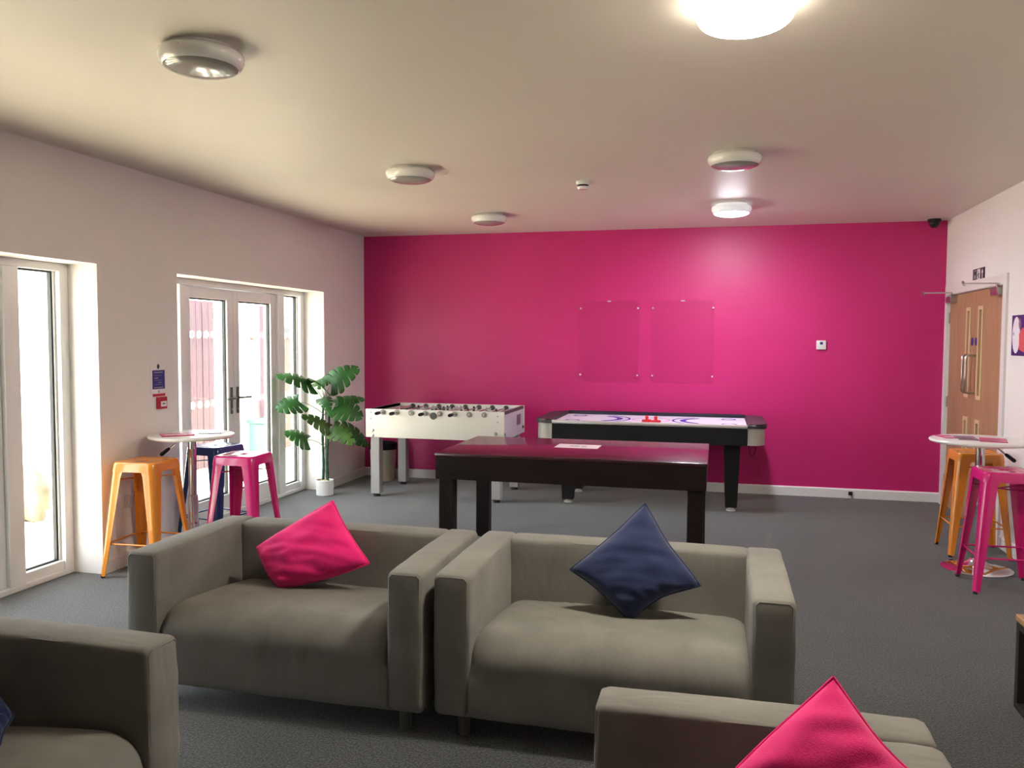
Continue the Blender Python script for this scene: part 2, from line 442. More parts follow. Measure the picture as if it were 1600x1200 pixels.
# ------------------------------------------------------------------ patio doors
def patio_door(name, y0, label):
    """y0: start of the opening along Y; the unit is 2.34 wide"""
    d = thing(name, label, 'patio door', (0, y0, 0), kind='structure')
    F0, F1 = XO + 0.005, -4.12
    W = 2.34; T = OT
    L0, LM, L1 = 0.41, 1.115, 1.83
    fr = boxes([((F0, 0, 0), (F1, 0.06, T)), ((F0, W - 0.07, 0), (F1, W, T)), ((F0, 0.06, T - 0.05), (F1, W - 0.07, T)),
                ((F0, 0.06, 0), (F1, W - 0.07, 0.035)),
                ((F0, 0.34, 0.035), (F1, L0, T - 0.05)), ((F0, L1 + 0.005, 0.035), (F1, 1.95, T - 0.05)),
                ((F0, 0.06, 0.035), (F1 - 0.015, 0.34, 0.095)), ((F0, 1.95, 0.035), (F1 - 0.015, W - 0.07, 0.095))])
    bmesh.ops.bevel(fr, geom=fr.edges[:], offset=0.003, segments=1, affect='EDGES')
    obj('door_frame', fr, 'upvc', d)
    gx0, gx1 = -4.192, -4.180
    def gl(parent, a, b, z0, z1, dots):
        g = obj('glass_pane', bx((gx0, a, z0), (gx1, b, z1)), 'glass', parent)
        k = 0.012
        obj('gasket', boxes([((gx0 - 0.002, a, z0), (gx1 + 0.012, a + k, z1)), ((gx0 - 0.002, b - k, z0), (gx1 + 0.012, b, z1)),
                             ((gx0 - 0.002, a + k, z0), (gx1 + 0.012, b - k, z0 + k)), ((gx0 - 0.002, a + k, z1 - k), (gx1 + 0.012, b - k, z1))]), 'gasket', parent)
        n = int((b - a - 0.03) / 0.098)
        for z in (1.0, 1.585):
            for i in range(n):
                y = a + (b - a) / 2 + (i - (n - 1) / 2) * 0.098
                obj('glass_dot', prism(disc_poly(y, z, 0.032, 0.032, 16), 0, gx1, gx1 + 0.0015), 'white_dot', parent)
    for a, b in ((0.06, 0.34), (1.95, W - 0.07)):
        sl = obj('sidelight', boxes([((gx0 - 0.02, a, 0.095), (gx1 + 0.022, a + 0.014, T - 0.05)), ((gx0 - 0.02, b - 0.014, 0.095), (gx1 + 0.022, b, T - 0.05))]), 'upvc', d)
        gl(sl, a + 0.014, b - 0.014, 0.095, T - 0.05, True)
    for a, b, hs in ((L0 + 0.004, LM - 0.003, 1), (LM + 0.003, L1 + 0.002, -1)):
        s, bt, tp = 0.088, 0.19, T - 0.145
        x0, x1 = F0 + 0.01, -4.148
        z0, z1 = 0.04, T - 0.055
        lf = boxes([((x0, a, z0), (x1, a + s, z1)), ((x0, b - s, z0), (x1, b, z1)), ((x0, a + s, z0), (x1, b - s, bt)), ((x0, a + s, tp), (x1, b - s, z1))])
        bmesh.ops.bevel(lf, geom=lf.edges[:], offset=0.003, segments=1, affect='EDGES')
        lo = obj('door_leaf', lf, 'upvc', d)
        gl(lo, a + s, b - s, bt, tp, True)
        hy = b - s / 2 if hs == 1 else a + s / 2
        hb = rbox((x1, hy - 0.016, 0.89), (x1 + 0.010, hy + 0.016, 1.125), 0.004, 1)
        h = obj('door_handle', hb, 'dark_grey', lo, 40)
        lev = tube(bmesh.new(), [(x1 + 0.008, hy, 1.03), (x1 + 0.05, hy, 1.03), (x1 + 0.056, hy + (-hs) * 0.02, 1.03), (x1 + 0.056, hy - hs * 0.135, 1.028)], 0.009, 8)
        lock = lathe([(0.0, 0), (0.008, 0), (0.008, 0.004), (0, 0.004)], 10)
        bmesh.ops.rotate(lock, verts=lock.verts, matrix=Matrix.Rotation(PI / 2, 3, 'Y'), cent=(0, 0, 0))
        bmesh.ops.translate(lock, verts=lock.verts, vec=(x1 + 0.010, hy, 0.93))
        obj('lever', lev, 'dark_grey', lo, 40)
        obj('keyhole', lock, 'steel', lo)
    return d
patio_door('door_1', OP[0][0], 'white glazed patio door at the left edge beside the near sofa')
patio_door('door_2', OP[1][0], 'white double patio door beside the potted plant')

# ------------------------------------------------------------------ wooden double door in the right wall
d3 = thing('door_3', 'pale wooden double door with narrow glass strips and pull handles', 'door', (XR, 0, 0), kind='structure')
ar = boxes([((-0.018, DY0 - 0.085, 0), (0.0, DY0 - 0.005, DT + 0.085)), ((-0.018, DY1 + 0.005, 0), (0.0, DY1 + 0.085, DT + 0.085)), ((-0.018, DY0 - 0.005, DT + 0.005), (0.0, DY1 + 0.005, DT + 0.085)),
            ((0.0, DY0 - 0.03, 0), (0.15, DY0, DT + 0.03)), ((0.0, DY1, 0), (0.15, DY1 + 0.03, DT + 0.03)), ((0.0, DY0, DT), (0.15, DY1, DT + 0.03))])
obj('door_frame', ar, 'gloss_white', d3)
DM = (DY0 + DY1) / 2
def leaf_cut(y0, y1, pans):
    # leaf with two vertical openings (built from solid strips)
    x0, x1 = 0.012, 0.056
    a, b = pans[0][0], pans[0][1]
    zs = [0.006] + [z for p in sorted(pans, key=lambda q: q[2]) for z in (p[2], p[3])] + [DT - 0.004]
    L = [((x0, y0, zs[0]), (x1, a, zs[-1])), ((x0, b, zs[0]), (x1, y1, zs[-1]))]
    for i in range(0, len(zs), 2):
        L.append(((x0, a, zs[i]), (x1, b, zs[i + 1])))
    return boxes(L)
for side in (-1, 1):
    y0, y1 = (DY0 + 0.003, DM - 0.0015) if side < 0 else (DM + 0.0015, DY1 - 0.003)
    py = sorted((DM + side * 0.105, DM + side * 0.235))
    pans = [(py[0], py[1], 0.25, 0.90), (py[0], py[1], 1.07, 1.85)]
    lf = obj('door_leaf', leaf_cut(y0, y1, pans), 'beech', d3)
    if side < 0: lf['label'] = 'near leaf of the wooden door'
    else: lf['label'] = 'far leaf of the wooden door'
    for a, b, z0, z1 in pans:
        k = 0.030
        obj('glazing_bead', boxes([((0.004, a, z0), (0.05, a + k, z1)), ((0.004, b - k, z0), (0.05, b, z1)), ((0.004, a + k, z0), (0.05, b - k, z0 + k)), ((0.004, a + k, z1 - k), (0.05, b - k, z1))]), 'beech_pale', lf)
        obj('glass_strip', bx((0.026, a + k, z0 + k), (0.034, b - k, z1 - k)), mat('wired_glass', (0.10, 0.075, 0.055), 0.08), lf)
    hy = DM + side * 0.05
    obj('pull_handle', tube(bmesh.new(), [(0.014, hy, 1.12), (-0.045, hy, 1.12), (-0.062, hy, 1.137), (-0.062, hy, 1.42), (-0.045, hy, 1.437), (0.014, hy, 1.437)], 0.0105, 10), 'steel', lf, 50)
    obj('door_disc', prism(disc_poly(DM + side * 0.055, 1.555, 0.036, 0.036, 24), 0, 0.009, 0.0125), 'blue_sign', lf)
    # overhead closer: body on the leaf, arm standing out into the room
    cy = DY1 - 0.13 if side > 0 else DY0 + 0.11
    cl = obj('door_closer', rbox((-0.048, cy - 0.085, DT - 0.075), (0.0125, cy + 0.085, DT - 0.015), 0.008, 2), 'steel', d3, 40)
    px_ = -0.02
    obj('closer_arm', tube(bmesh.new(), [(px_, cy, DT - 0.016), (px_, cy, DT + 0.018)], 0.012, 10), 'steel', cl, 40)
    obj('closer_arm', boxes([((-0.27, cy - 0.055, DT + 0.010), (px_ + 0.01, cy - 0.035, DT + 0.016)), ((-0.27, cy - 0.015, DT + 0.018), (px_ + 0.012, cy + 0.005, DT + 0.024))]), 'steel', cl)
    obj('closer_pivot', tube(bmesh.new(), [(-0.265, cy - 0.045, DT + 0.004), (-0.265, cy - 0.005, DT + 0.030)], 0.011, 10), 'steel', cl, 40)
for z in (0.25, 0.99, 1.775):
    for y in (DY0 - 0.002, DY1 + 0.002):
        obj('hinge', tube(bmesh.new(), [(0.004, y, z - 0.05), (0.004, y, z + 0.05)], 0.008, 8), 'steel', d3, 40)
struct(obj('wall_corridor', bx((XR + 0.2, DY0 - 0.2, -0.1), (XR + 0.25, YB, H)), 'dark_grey'), 'dark corridor beyond the wooden door', 'wall')

# ================================================================== outdoors
struct(obj('ground', bx((-20, -8, -0.16), (XO, 22, -0.06)), 'paving'), 'pale paved patio outside the glass doors', 'ground')
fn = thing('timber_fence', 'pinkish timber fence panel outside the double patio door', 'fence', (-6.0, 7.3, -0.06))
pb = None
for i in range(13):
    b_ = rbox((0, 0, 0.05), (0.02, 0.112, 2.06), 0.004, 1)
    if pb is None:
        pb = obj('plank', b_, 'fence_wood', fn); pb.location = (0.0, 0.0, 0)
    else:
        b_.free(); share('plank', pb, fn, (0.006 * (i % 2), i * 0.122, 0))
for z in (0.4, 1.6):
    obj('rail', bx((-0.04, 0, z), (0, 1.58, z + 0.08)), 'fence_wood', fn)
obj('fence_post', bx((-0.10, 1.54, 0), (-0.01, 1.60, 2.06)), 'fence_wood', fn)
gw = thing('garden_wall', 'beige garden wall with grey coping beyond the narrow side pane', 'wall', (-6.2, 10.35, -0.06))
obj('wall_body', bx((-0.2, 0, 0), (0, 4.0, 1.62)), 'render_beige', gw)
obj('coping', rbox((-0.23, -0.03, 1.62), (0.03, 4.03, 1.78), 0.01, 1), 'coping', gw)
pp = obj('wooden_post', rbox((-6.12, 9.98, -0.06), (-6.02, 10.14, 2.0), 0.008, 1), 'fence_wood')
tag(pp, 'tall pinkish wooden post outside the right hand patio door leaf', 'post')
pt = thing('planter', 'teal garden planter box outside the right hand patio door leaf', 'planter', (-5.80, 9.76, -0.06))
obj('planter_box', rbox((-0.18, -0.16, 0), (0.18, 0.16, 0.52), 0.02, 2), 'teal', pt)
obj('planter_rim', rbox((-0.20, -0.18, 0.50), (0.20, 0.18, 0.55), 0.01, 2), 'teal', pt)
# garden rocks outside the near patio door
def rock(loc, s, label, seed):
    bm = bmesh.new(); bmesh.ops.create_icosphere(bm, subdivisions=3, radius=1)
    for v in bm.verts:
        n = mnoise.noise(v.co * 1.7 + Vector((seed, 0, 0)))
        v.co = Vector((v.co.x * s[0], v.co.y * s[1], max(-0.5, v.co.z) * s[2])) * (1 + 0.28 * n)
    o = obj('garden_rock', bm, 'stone', None, 50); o.location = loc
    tag(o, label, 'rock')
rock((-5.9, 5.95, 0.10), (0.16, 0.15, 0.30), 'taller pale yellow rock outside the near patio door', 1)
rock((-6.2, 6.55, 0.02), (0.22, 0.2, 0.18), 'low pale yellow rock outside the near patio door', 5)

# ================================================================== ceiling lights
def ceiling_light(x, y, label, lit=None):
    t = thing('ceiling_light', label, 'ceiling light', (x, y, H), group='round ceiling lights')
    body = lathe([(0.0, 0.0), (0.135, 0.0), (0.142, -0.012), (0.160, -0.018), (0.166, -0.030), (0.165, -0.045), (0.158, -0.062), (0.147, -0.074), (0.143, -0.075), (0.141, -0.071), (0.0, -0.071)], 48)
    obj('lamp_body', body, (lit + '_rim') if lit else 'lamp_body', t, 50)
    obj('diffuser', lathe([(0.142, -0.0715), (0.137, -0.079), (0.115, -0.087), (0.075, -0.094), (0.037, -0.0975), (0.0, -0.0985)], 32), lit or 'lamp_diffuser', t, 60)
    for k in range(3):
        a = 0.6 + k * 2 * PI / 3
        sb = lathe([(0.0, 0.006), (0.005, 0.005), (0.005, -0.004), (0.0, -0.005)], 8, center=(0.161 * math.cos(a), 0.161 * math.sin(a), -0.034))
        obj('screw', sb, 'steel', t)
    return t
for x, y, lb, lit in ((-2.02, 2.94, 'unlit round white ceiling light nearest the camera on the left', None),
                      (-2.04, 5.29, 'unlit round white ceiling light, middle one of the left row', None),
                      (-2.07, 7.37, 'unlit round white ceiling light nearest the pink wall', None),
                      (0.07, 2.96, 'lit warm round ceiling light at the top edge above the sofas', 'lamp_warm'),
                      (0.08, 5.31, 'unlit round white ceiling light in front of the glowing one', None),
                      (0.09, 7.28, 'glowing cool white round ceiling light near the pink wall', 'lamp_cool')):
    ceiling_light(x, y, lb, lit)
sm = thing('smoke_detector', 'small white smoke detector with a dark ring on the ceiling', 'smoke detector', (-0.975, 6.0, H))
obj('detector_base', lathe([(0, 0), (0.052, 0), (0.052, -0.018), (0.046, -0.024), (0.0, -0.024)], 28), 'lamp_body', sm, 40)
obj('detector_slot', lathe([(0.040, -0.0235), (0.040, -0.038), (0.0, -0.038)], 28), 'black_plastic', sm, 40)
obj('detector_cap', lathe([(0.0, -0.037), (0.044, -0.037), (0.044, -0.044), (0.034, -0.056), (0.0, -0.060)], 28), 'lamp_body', sm, 40)
cc = thing('dome_camera', 'small black dome security camera in the far ceiling corner', 'camera', (1.955, 8.54, H))
obj('camera_base', lathe([(0, 0), (0.058, 0), (0.058, -0.022), (0.05, -0.026), (0, -0.026)], 28), 'black_plastic', cc, 40)
obj('camera_dome', lathe([(0.046, -0.025), (0.046, -0.04), (0.040, -0.062), (0.024, -0.078), (0, -0.084)], 28), mat('smoked', (0.01, 0.01, 0.01), 0.12), cc, 60)

# ================================================================== things on the walls
def poster(x0, x1, z0, z1, label):
    t = thing('poster_frame', label, 'poster frame', ((x0 + x1) / 2, YB, (z0 + z1) / 2), group='clear poster frames on the pink wall')
    hw, hh = (x1 - x0) / 2, (z1 - z0) / 2
    obj('acrylic_panel', bx((-hw, -0.028, -hh), (hw, -0.022, hh)), 'acrylic', t)
    obj('hanging_tab', rbox((-0.02, -0.031, hh - 0.008), (0.02, -0.020, hh + 0.003), 0.002, 1), 'satin', t)
    for sx in (-1, 1):
        for z in (-hh + 0.075, hh - 0.075):
            obj('standoff', tube(bmesh.new(), [(sx * (hw - 0.008), 0, z), (sx * (hw - 0.008), -0.034, z)], 0.009, 12), 'satin', t, 40)
poster(-1.422, -0.805, 1.113, 1.962, 'clear acrylic poster frame on pink wall, left of the pair')
poster(-0.668, -0.045, 1.112, 1.962, 'clear acrylic poster frame on pink wall, right of the pair')

sw = thing('thermostat', 'small white square wall control with a dark window on the pink wall', 'thermostat', (0.99, YB, 1.515))
obj('control_plate', rbox((-0.045, -0.024, -0.045), (0.045, 0, 0.045), 0.006, 2), 'gloss_white', sw, 40)
obj('control_window', bx((-0.014, -0.0255, 0.004), (0.014, -0.0235, 0.030)), 'night_blue', sw)
dp = thing('data_socket', 'tiny black socket on the skirting board under the pink wall', 'socket', (1.294, YB - 0.016, 0.05))
obj('socket_box', rbox((-0.018, -0.022, -0.018), (0.018, 0, 0.018), 0.003, 1), 'black_plastic', dp)
obj('socket_cable', tube(bmesh.new(), [(0.008, -0.012, -0.016), (0.012, -0.016, -0.03), (0.02, -0.02, -0.043)], 0.004, 6), 'black_plastic', dp)

# fire notice, red sign and call point on the left wall (X = XL, facing +X)
fn_ = thing('fire_notice', 'blue and white fire action notice on the left wall', 'notice', (XL, 5.10, 1.255))
obj('notice_plate', bx((0, -0.085, -0.10), (0.004, 0.072, 0.115)), 'paper', fn_)
obj('notice_panel', bx((0.004, -0.067, -0.067), (0.0048, 0.067, 0.068)), 'blue_sign', fn_)
obj('notice_emblem', prism(disc_poly(-0.003, 0.094, 0.014, 0.018, 16), 0, 0.004, 0.0048), 'print_dark', fn_)
for z, a, b, hh in ((0.052, -0.05, 0.045, 0.006), (0.012, -0.045, -0.008, 0.006), (-0.020, -0.005, 0.03, 0.004), (0.030, -0.05, 0.03, 0.002), (-0.004, -0.04, 0.04, 0.0018), (-0.035, -0.045, 0.04, 0.0018), (-0.056, -0.052, 0.05, 0.005)):
    obj('notice_line', bx((0.0048, a, z - hh * 0.7), (0.0052, b, z + hh * 0.7)), 'print_grey', fn_)
obj('notice_seal', prism(disc_poly(0.0, -0.086, 0.008, 0.010, 12), 0, 0.004, 0.0048), 'print_grey', fn_)
rs = thing('red_sign', 'narrow red sign between the blue notice and the red call point', 'sign', (XL, 5.105, 1.156))
obj('sign_plate', bx((0, -0.066, -0.021), (0.003, 0.066, 0.021)), 'red_sign', rs)
obj('sign_line', bx((0.003, -0.045, -0.004), (0.0035, 0.05, 0.0)), mat('print_rose', (0.75, 0.35, 0.4), 0.5), rs)
cp = thing('call_point', 'red fire alarm call point box with white centre on left wall', 'fire alarm', (XL, 5.128, 1.090))
obj('call_box', rbox((0, -0.056, -0.046), (0.020, 0.044, 0.040), 0.004, 2), 'red_sign', cp, 40)
obj('call_glass', bx((0.020, -0.028, -0.030), (0.0212, 0.034, 0.008)), 'print_white', cp)
obj('call_mark', bx((0.0212, -0.012, -0.013), (0.0218, 0.016, -0.005)), 'print_dark', cp)
def plate(name, y, z, wdt, hgt, label, rockers, cat='light switch'):
    t = thing(name, label, cat, (XL, y, z))
    obj('faceplate', rbox((0, -wdt / 2, -hgt / 2), (0.010, wdt / 2, hgt / 2), 0.003, 1), 'gloss_white', t)
    for k in range(rockers):
        yy = (k - (rockers - 1) / 2) * (wdt / max(1, rockers)) * 0.8
        obj('rocker', rbox((0.009, yy - 0.012, -0.02), (0.014, yy + 0.012, 0.02), 0.002, 1), 'gloss_white', t)
plate('light_switch', 7.945, 1.125, 0.086, 0.086, 'white light switch behind the plant, nearest the patio door', 1)
plate('light_switch', 8.085, 1.115, 0.086, 0.086, 'white light switch behind the plant, middle of the row', 2)
plate('light_switch', 8.245, 1.105, 0.086, 0.086, 'white light switch nearest the pink wall corner', 1)
plate('wall_socket', 4.80, 0.44, 0.146, 0.086, 'white double wall socket behind the orange stool', 2, 'socket')

# exit sign and poster on the right wall (X = XR, facing -X)
ex = thing('exit_sign', 'dark exit sign with pale running figure above the wooden door', 'sign', (XR, 7.62, 2.112))
obj('sign_plate', bx((-0.006, -0.155, -0.052), (0, 0.155, 0.052)), 'exit_black', ex)
# seen from the room: arrow nearest the camera (low y), figure in the middle, door at far end
obj('sign_arrow', boxes([((-0.0072, -0.112, -0.036), (-0.006, -0.098, 0.012))]), 'print_white', ex)
obj('sign_arrow_head', prism([(-0.130, 0.010), (-0.080, 0.010), (-0.105, 0.040)], 0, -0.0072, -0.006), 'print_white', ex)
obj('sign_field', bx((-0.0070, -0.045, -0.044), (-0.006, 0.032, 0.044)), 'print_white', ex)
obj('sign_figure', prism([(-0.002, 0.015), (0.012, 0.008), (0.02, -0.01), (0.012, -0.012), (0.006, -0.002), (0.003, -0.018), (0.014, -0.036), (0.004, -0.038), (-0.006, -0.02), (-0.020, -0.032), (-0.026, -0.026), (-0.010, -0.006), (-0.016, 0.004), (-0.024, -0.004), (-0.028, 0.0), (-0.018, 0.014)], 0, -0.0078, -0.007), 'exit_black', ex)
obj('sign_head', prism(disc_poly(0.0, 0.026, 0.008, 0.008, 12), 0, -0.0078, -0.007), 'exit_black', ex)
obj('sign_door', boxes([((-0.007, 0.06, -0.040), (-0.006, 0.066, 0.040)), ((-0.007, 0.118, -0.040), (-0.006, 0.124, 0.040)), ((-0.007, 0.066, 0.034), (-0.006, 0.118, 0.040)), ((-0.007, 0.075, -0.03), (-0.006, 0.108, 0.0))]), 'print_grey', ex)
po = thing('wall_poster', 'dark blue poster with a white oval on the right wall', 'poster', (XR, 6.50, 1.60))
obj('poster_sheet', bx((-0.005, -0.27, -0.146), (0, 0.268, 0.146)), 'night_blue', po)
obj('poster_oval', prism(disc_poly(0.175, 0.002, 0.078, 0.132, 36), 0, -0.0058, -0.005), 'print_white', po)
obj('poster_spot', prism(disc_poly(0.225, 0.012, 0.008, 0.012, 12), 0, -0.0064, -0.0058), 'print_mauve', po)
obj('poster_red_shape', prism([(0.105, -0.10), (0.02, -0.12), (-0.10, -0.11), (-0.16, 0.0), (-0.06, 0.07), (0.06, 0.05), (0.112, 0.01)], 0, -0.0062, -0.0056), mat('print_coral', (0.68, 0.11, 0.12), 0.45), po)
obj('poster_ring', prism(disc_poly(0.10, 0.085, 0.026, 0.04, 20), 0, -0.0066, -0.0060), 'print_mauve', po)

# ================================================================== sofas
SW, SD, SH = 1.325, 0.785, 0.652       # width, depth, height
ARM, BK = 0.147, 0.150
def soft_box(lo, hi, r, n=(10, 10, 10), puff=0.006, seed=0.0, wr=0.0025):
    """rounded upholstered block: subdivided box, rounded edges, slightly puffed faces"""
    bm = bmesh.new(); box(bm, lo, hi)
    bmesh.ops.bevel(bm, geom=bm.edges[:], offset=r, segments=4, profile=0.5, affect='EDGES')
    for ax in range(3):
        L = hi[ax] - lo[ax] - 2 * r
        k = max(2, int(L / 0.05))
        for i in range(1, k):
            co = [0, 0, 0]; no = [0, 0, 0]
            co[ax] = lo[ax] + r + L * i / k; no[ax] = 1
            bmesh.ops.bisect_plane(bm, geom=bm.verts[:] + bm.edges[:] + bm.faces[:], plane_co=co, plane_no=no)
    c = [(a + b) / 2 for a, b in zip(lo, hi)]; h = [(b - a) / 2 for a, b in zip(lo, hi)]
    bm.normal_update()
    for v in bm.verts:
        u = [(v.co[i] - c[i]) / h[i] for i in range(3)]
        n_ = v.normal.copy()
        f = 1
        for i in range(3):
            if abs(n_[i]) < 0.7: f *= max(0, 1 - u[i] ** 2)
        wn = mnoise.noise(Vector((v.co.x * 9 + seed, v.co.y * 9, v.co.z * 14)))
        v.co += n_ * (puff * f + wr * wn)
    return bm

def seat_bm(w, seed):
    """seat cushion with a rolled front; local x across, front at y=0 going back to +y"""
    prof = []
    y_b = SD - BK + 0.015
    for i in range(12):
        t = i / 11
        y = y_b + (0.125 - y_b) * t
        z = 0.368 + 0.052 * t + 0.010 * math.sin(PI * t)
        prof.append((y, z))
    zt = prof[-1][1]
    for i in range(1, 10):
        a = PI / 2 * i / 9
        prof.append((0.125 - (0.125 + 0.004) * math.sin(a), zt - 0.110 * (1 - math.cos(a))))
    for z in (0.29, 0.26, 0.23, 0.20, 0.17, 0.145, 0.125, 0.113):
        prof.append((-0.004 + 0.25 * max(0, 0.13 - z), z))
    nx = 44
    bm = bmesh.new(); rows = []
    for i in range(nx + 1):
        u = -1 + 2 * i / nx
        e = max(0.0, (abs(u) - 0.86) / 0.14)
        row = []
        for j, (y, z) in enumerate(prof):
            topness = 1 if j < 12 else max(0, 1 - (j - 12) / 10)
            zz = z - 0.030 * e ** 2.2 * topness + 0.010 * (1 - u * u) * topness
            yy = y + (0.030 * e ** 2.2 * max(0.0, min(1.0, (z - 0.24) / 0.08)) if j >= 12 else 0)
            wr = mnoise.noise(Vector((u * w * 16 + seed, yy * 3.0, zz * 3.0)))
            amp = (0.0055 + 0.006 * max(0, 1 - abs(u - 0.1) / 0.6)) if 7 <= j <= 22 else 0.003
            yy -= wr * amp * (1 if j > 12 else 0.2); zz += wr * amp * (1 if j <= 15 else 0.1)
            row.append(bm.verts.new((u * w / 2, yy, zz)))
        rows.append(row)
    for a, b in zip(rows, rows[1:]):
        for j in range(len(prof) - 1):
            bm.faces.new((a[j], a[j + 1], b[j + 1], b[j]))
    # close sides, back and bottom with a lower skirt
    for row in (rows[0], rows[-1]):
        lowb = bm.verts.new((row[0].co.x, prof[0][0], 0.113))
        bm.faces.new(row + [lowb])
    return bm

def make_sofa(label, loc, rz, seed):
    t = thing('sofa', label, 'sofa', loc, rz, 'grey two seat sofas')
    hw = SW / 2
    z0 = 0.098
    obj('base', soft_box((-hw + 0.004, 0.006, z0), (hw - 0.004, SD - 0.006, 0.262), 0.018, puff=0.004, seed=seed), 'sofa', t, 60)
    for s in (-1, 1):
        lo = (-hw, 0.0, z0 + 0.004) if s < 0 else (hw - ARM, 0.0, z0 + 0.004)
        hi = (-hw + ARM, SD - 0.01, SH) if s < 0 else (hw, SD - 0.01, SH)
        obj('armrest', soft_box(lo, hi, 0.024, puff=0.005, seed=seed + 3 * s), 'sofa', t, 60)
    obj('backrest', soft_box((-hw + ARM - 0.01, SD - BK, z0 + 0.006), (hw - ARM + 0.01, SD, SH - 0.003), 0.024, puff=0.006, seed=seed + 9), 'sofa', t, 60)
    obj('seat_cushion', seat_bm(SW - 2 * ARM + 0.006, seed), 'sofa', t, 60)
    for sx in (-1, 1):
        for y in (0.085, SD - 0.085):
            obj('leg', lathe([(0, 0), (0.021, 0), (0.024, 0.004), (0.026, 0.101), (0, 0.101)], 16, center=(sx * (hw - 0.10), y, 0)), 'sofa_leg', t, 40)
    # piping along the front edge of each arm
    for s in (-1, 1):
        xi, xo = s * (hw - ARM + 0.012), s * (hw - 0.012)
        obj('piping', tube(bmesh.new(), [(xi, 0.004, 0.27), (xi, 0.004, SH - 0.022), (xi + s * 0.012, 0.004, SH - 0.010), (xo - s * 0.012, 0.004, SH - 0.010), (xo, 0.004, SH - 0.022), (xo, 0.004, 0.13)], 0.0032, 6), 'sofa', t, 60)
    return t
make_sofa('grey two seat sofa with a pink cushion, below the bar table', (-1.747, 2.925, 0), 0.0, 1.0)
make_sofa('grey two seat sofa with a navy cushion, in front of dark table', (-0.383, 2.940, 0), 0.0, 22.0)
make_sofa('grey sofa in the bottom left corner, only its far arm showing', (-1.580, 2.145 - SW / 2, 0), PI / 2, 43.0)
make_sofa('grey sofa at the bottom edge with a bright pink cushion', (-0.280, 2.112 - SW / 2, 0), -PI / 2, 64.0)

# ------------------------------------------------------------------ cushions
def cushion(T, R, B, L, th, m, label, seed, edges=(0.04, 0.04, 0.04, 0.04), blunt=0.0, n=30):
    """T,R,B,L: four corners in order; the normal points to the camera side"""
    T, R, B, L = map(Vector, (T, R, B, L))
    cen = (T + R + B + L) / 4
    nrm = (R - L).cross(T - B).normalized()
    if nrm.dot(Vector((0, 0, CAM_Z)) - cen) < 0: nrm = -nrm
    bm = bmesh.new()
    def P(i, j, s):
        u, v = i / n, j / n
        p = (T * (1 - u) + R * u) * (1 - v) + (L * (1 - u) + B * u) * v
        a, b = abs(2 * u - 1), abs(2 * v - 1)
        # each edge (T-R, R-B, B-L, L-T) curves in (+) or out (-) by its own amount
        su, sv = math.sin(PI * u), math.sin(PI * v)
        p = p.lerp(cen, edges[0] * su * (1 - v) ** 3 + edges[1] * sv * u ** 3 + edges[2] * su * v ** 3 + edges[3] * sv * (1 - u) ** 3 + blunt * (u * v) ** 5 + 0.02 * mnoise.noise(Vector((u * 2.5 + seed, v * 2.5, 7.0))))
        prof = max(0, (1 - a ** 2.6)) ** 0.55 * max(0, (1 - b ** 2.6)) ** 0.55
        edge = min(1 - a, 1 - b)
        q = Vector((u * 5 + seed, v * 5, seed * 0.3))
        wr = mnoise.noise(q) * 0.008 + mnoise.noise(Vector((u * 2 + seed, (u + v) * 7, 2.0))) * 0.011 + (0.5 - abs(mnoise.noise(Vector(((u - v) * 2 + seed, (u + v) * 4.5, 5.0))))) * 0.024 * (u + v) / 2
        k = prof * th * 0.5 + wr * min(1, edge * 5) * (1.2 if s > 0 else 0.4)
        return p + nrm * (s * k + 0.002 * s)
    F = {}; Bk = {}
    for i in range(n + 1):
        for j in range(n + 1):
            F[i, j] = bm.verts.new(P(i, j, 1))
            Bk[i, j] = F[i, j] if (i in (0, n) or j in (0, n)) else bm.verts.new(P(i, j, -1))
    for i in range(n):
        for j in range(n):
            bm.faces.new((F[i, j], F[i + 1, j], F[i + 1, j + 1], F[i, j + 1]))
            bm.faces.new((Bk[i, j], Bk[i, j + 1], Bk[i + 1, j + 1], Bk[i + 1, j]))
    ring = [(i, 0) for i in range(n)] + [(n, j) for j in range(n)] + [(i, n) for i in range(n, 0, -1)] + [(0, j) for j in range(n, 0, -1)]
    pts = [F[k].co.copy() for k in ring]
    t = thing('cushion', label, 'cushion', tuple(cen))
    for v in bm.verts: v.co -= cen
    obj('cushion_cover', bm, m, t, 80)
    pb_ = bmesh.new(); pts = [p - cen for p in pts]
    tube(pb_, pts + [pts[0]], 0.0038, 6, False)
    obj('piping', pb_, m, t, 80)
    return t
cushion((-1.764, 3.55, 0.782), (-1.520, 3.42, 0.534), (-1.950, 3.360, 0.398), (-2.086, 3.41, 0.573), 0.16, 'cushion_pink', 'bright pink cushion propped up on the left grey sofa', 3.1, (0.05, -0.10, -0.04, -0.02), 0.04)
cushion((-0.292, 3.53, 0.850), (-0.052, 3.40, 0.551), (-0.335, 3.335, 0.380), (-0.592, 3.40, 0.578), 0.17, 'cushion_navy', 'navy blue cushion standing on a corner on the right grey sofa', 8.4, (0.06, 0.20, 0.10, 0.05), 0.10)
cushion((0.241, 1.76, 0.862), (0.450, 1.57, 0.690), (0.165, 1.40, 0.47), (-0.045, 1.585, 0.615), 0.15, 'cushion_pink', 'bright pink cushion on the sofa at the bottom edge', 31.7, (0.09, 0.04, 0.04, -0.04), 0.04)
cushion((-2.19, 1.92, 0.67), (-1.935, 1.88, 0.47), (-1.925, 1.82, 0.415), (-2.115, 1.72, 0.567), 0.07, 'cushion_navy', 'dark navy cushion tip at the left edge on near sofa', 20.2)

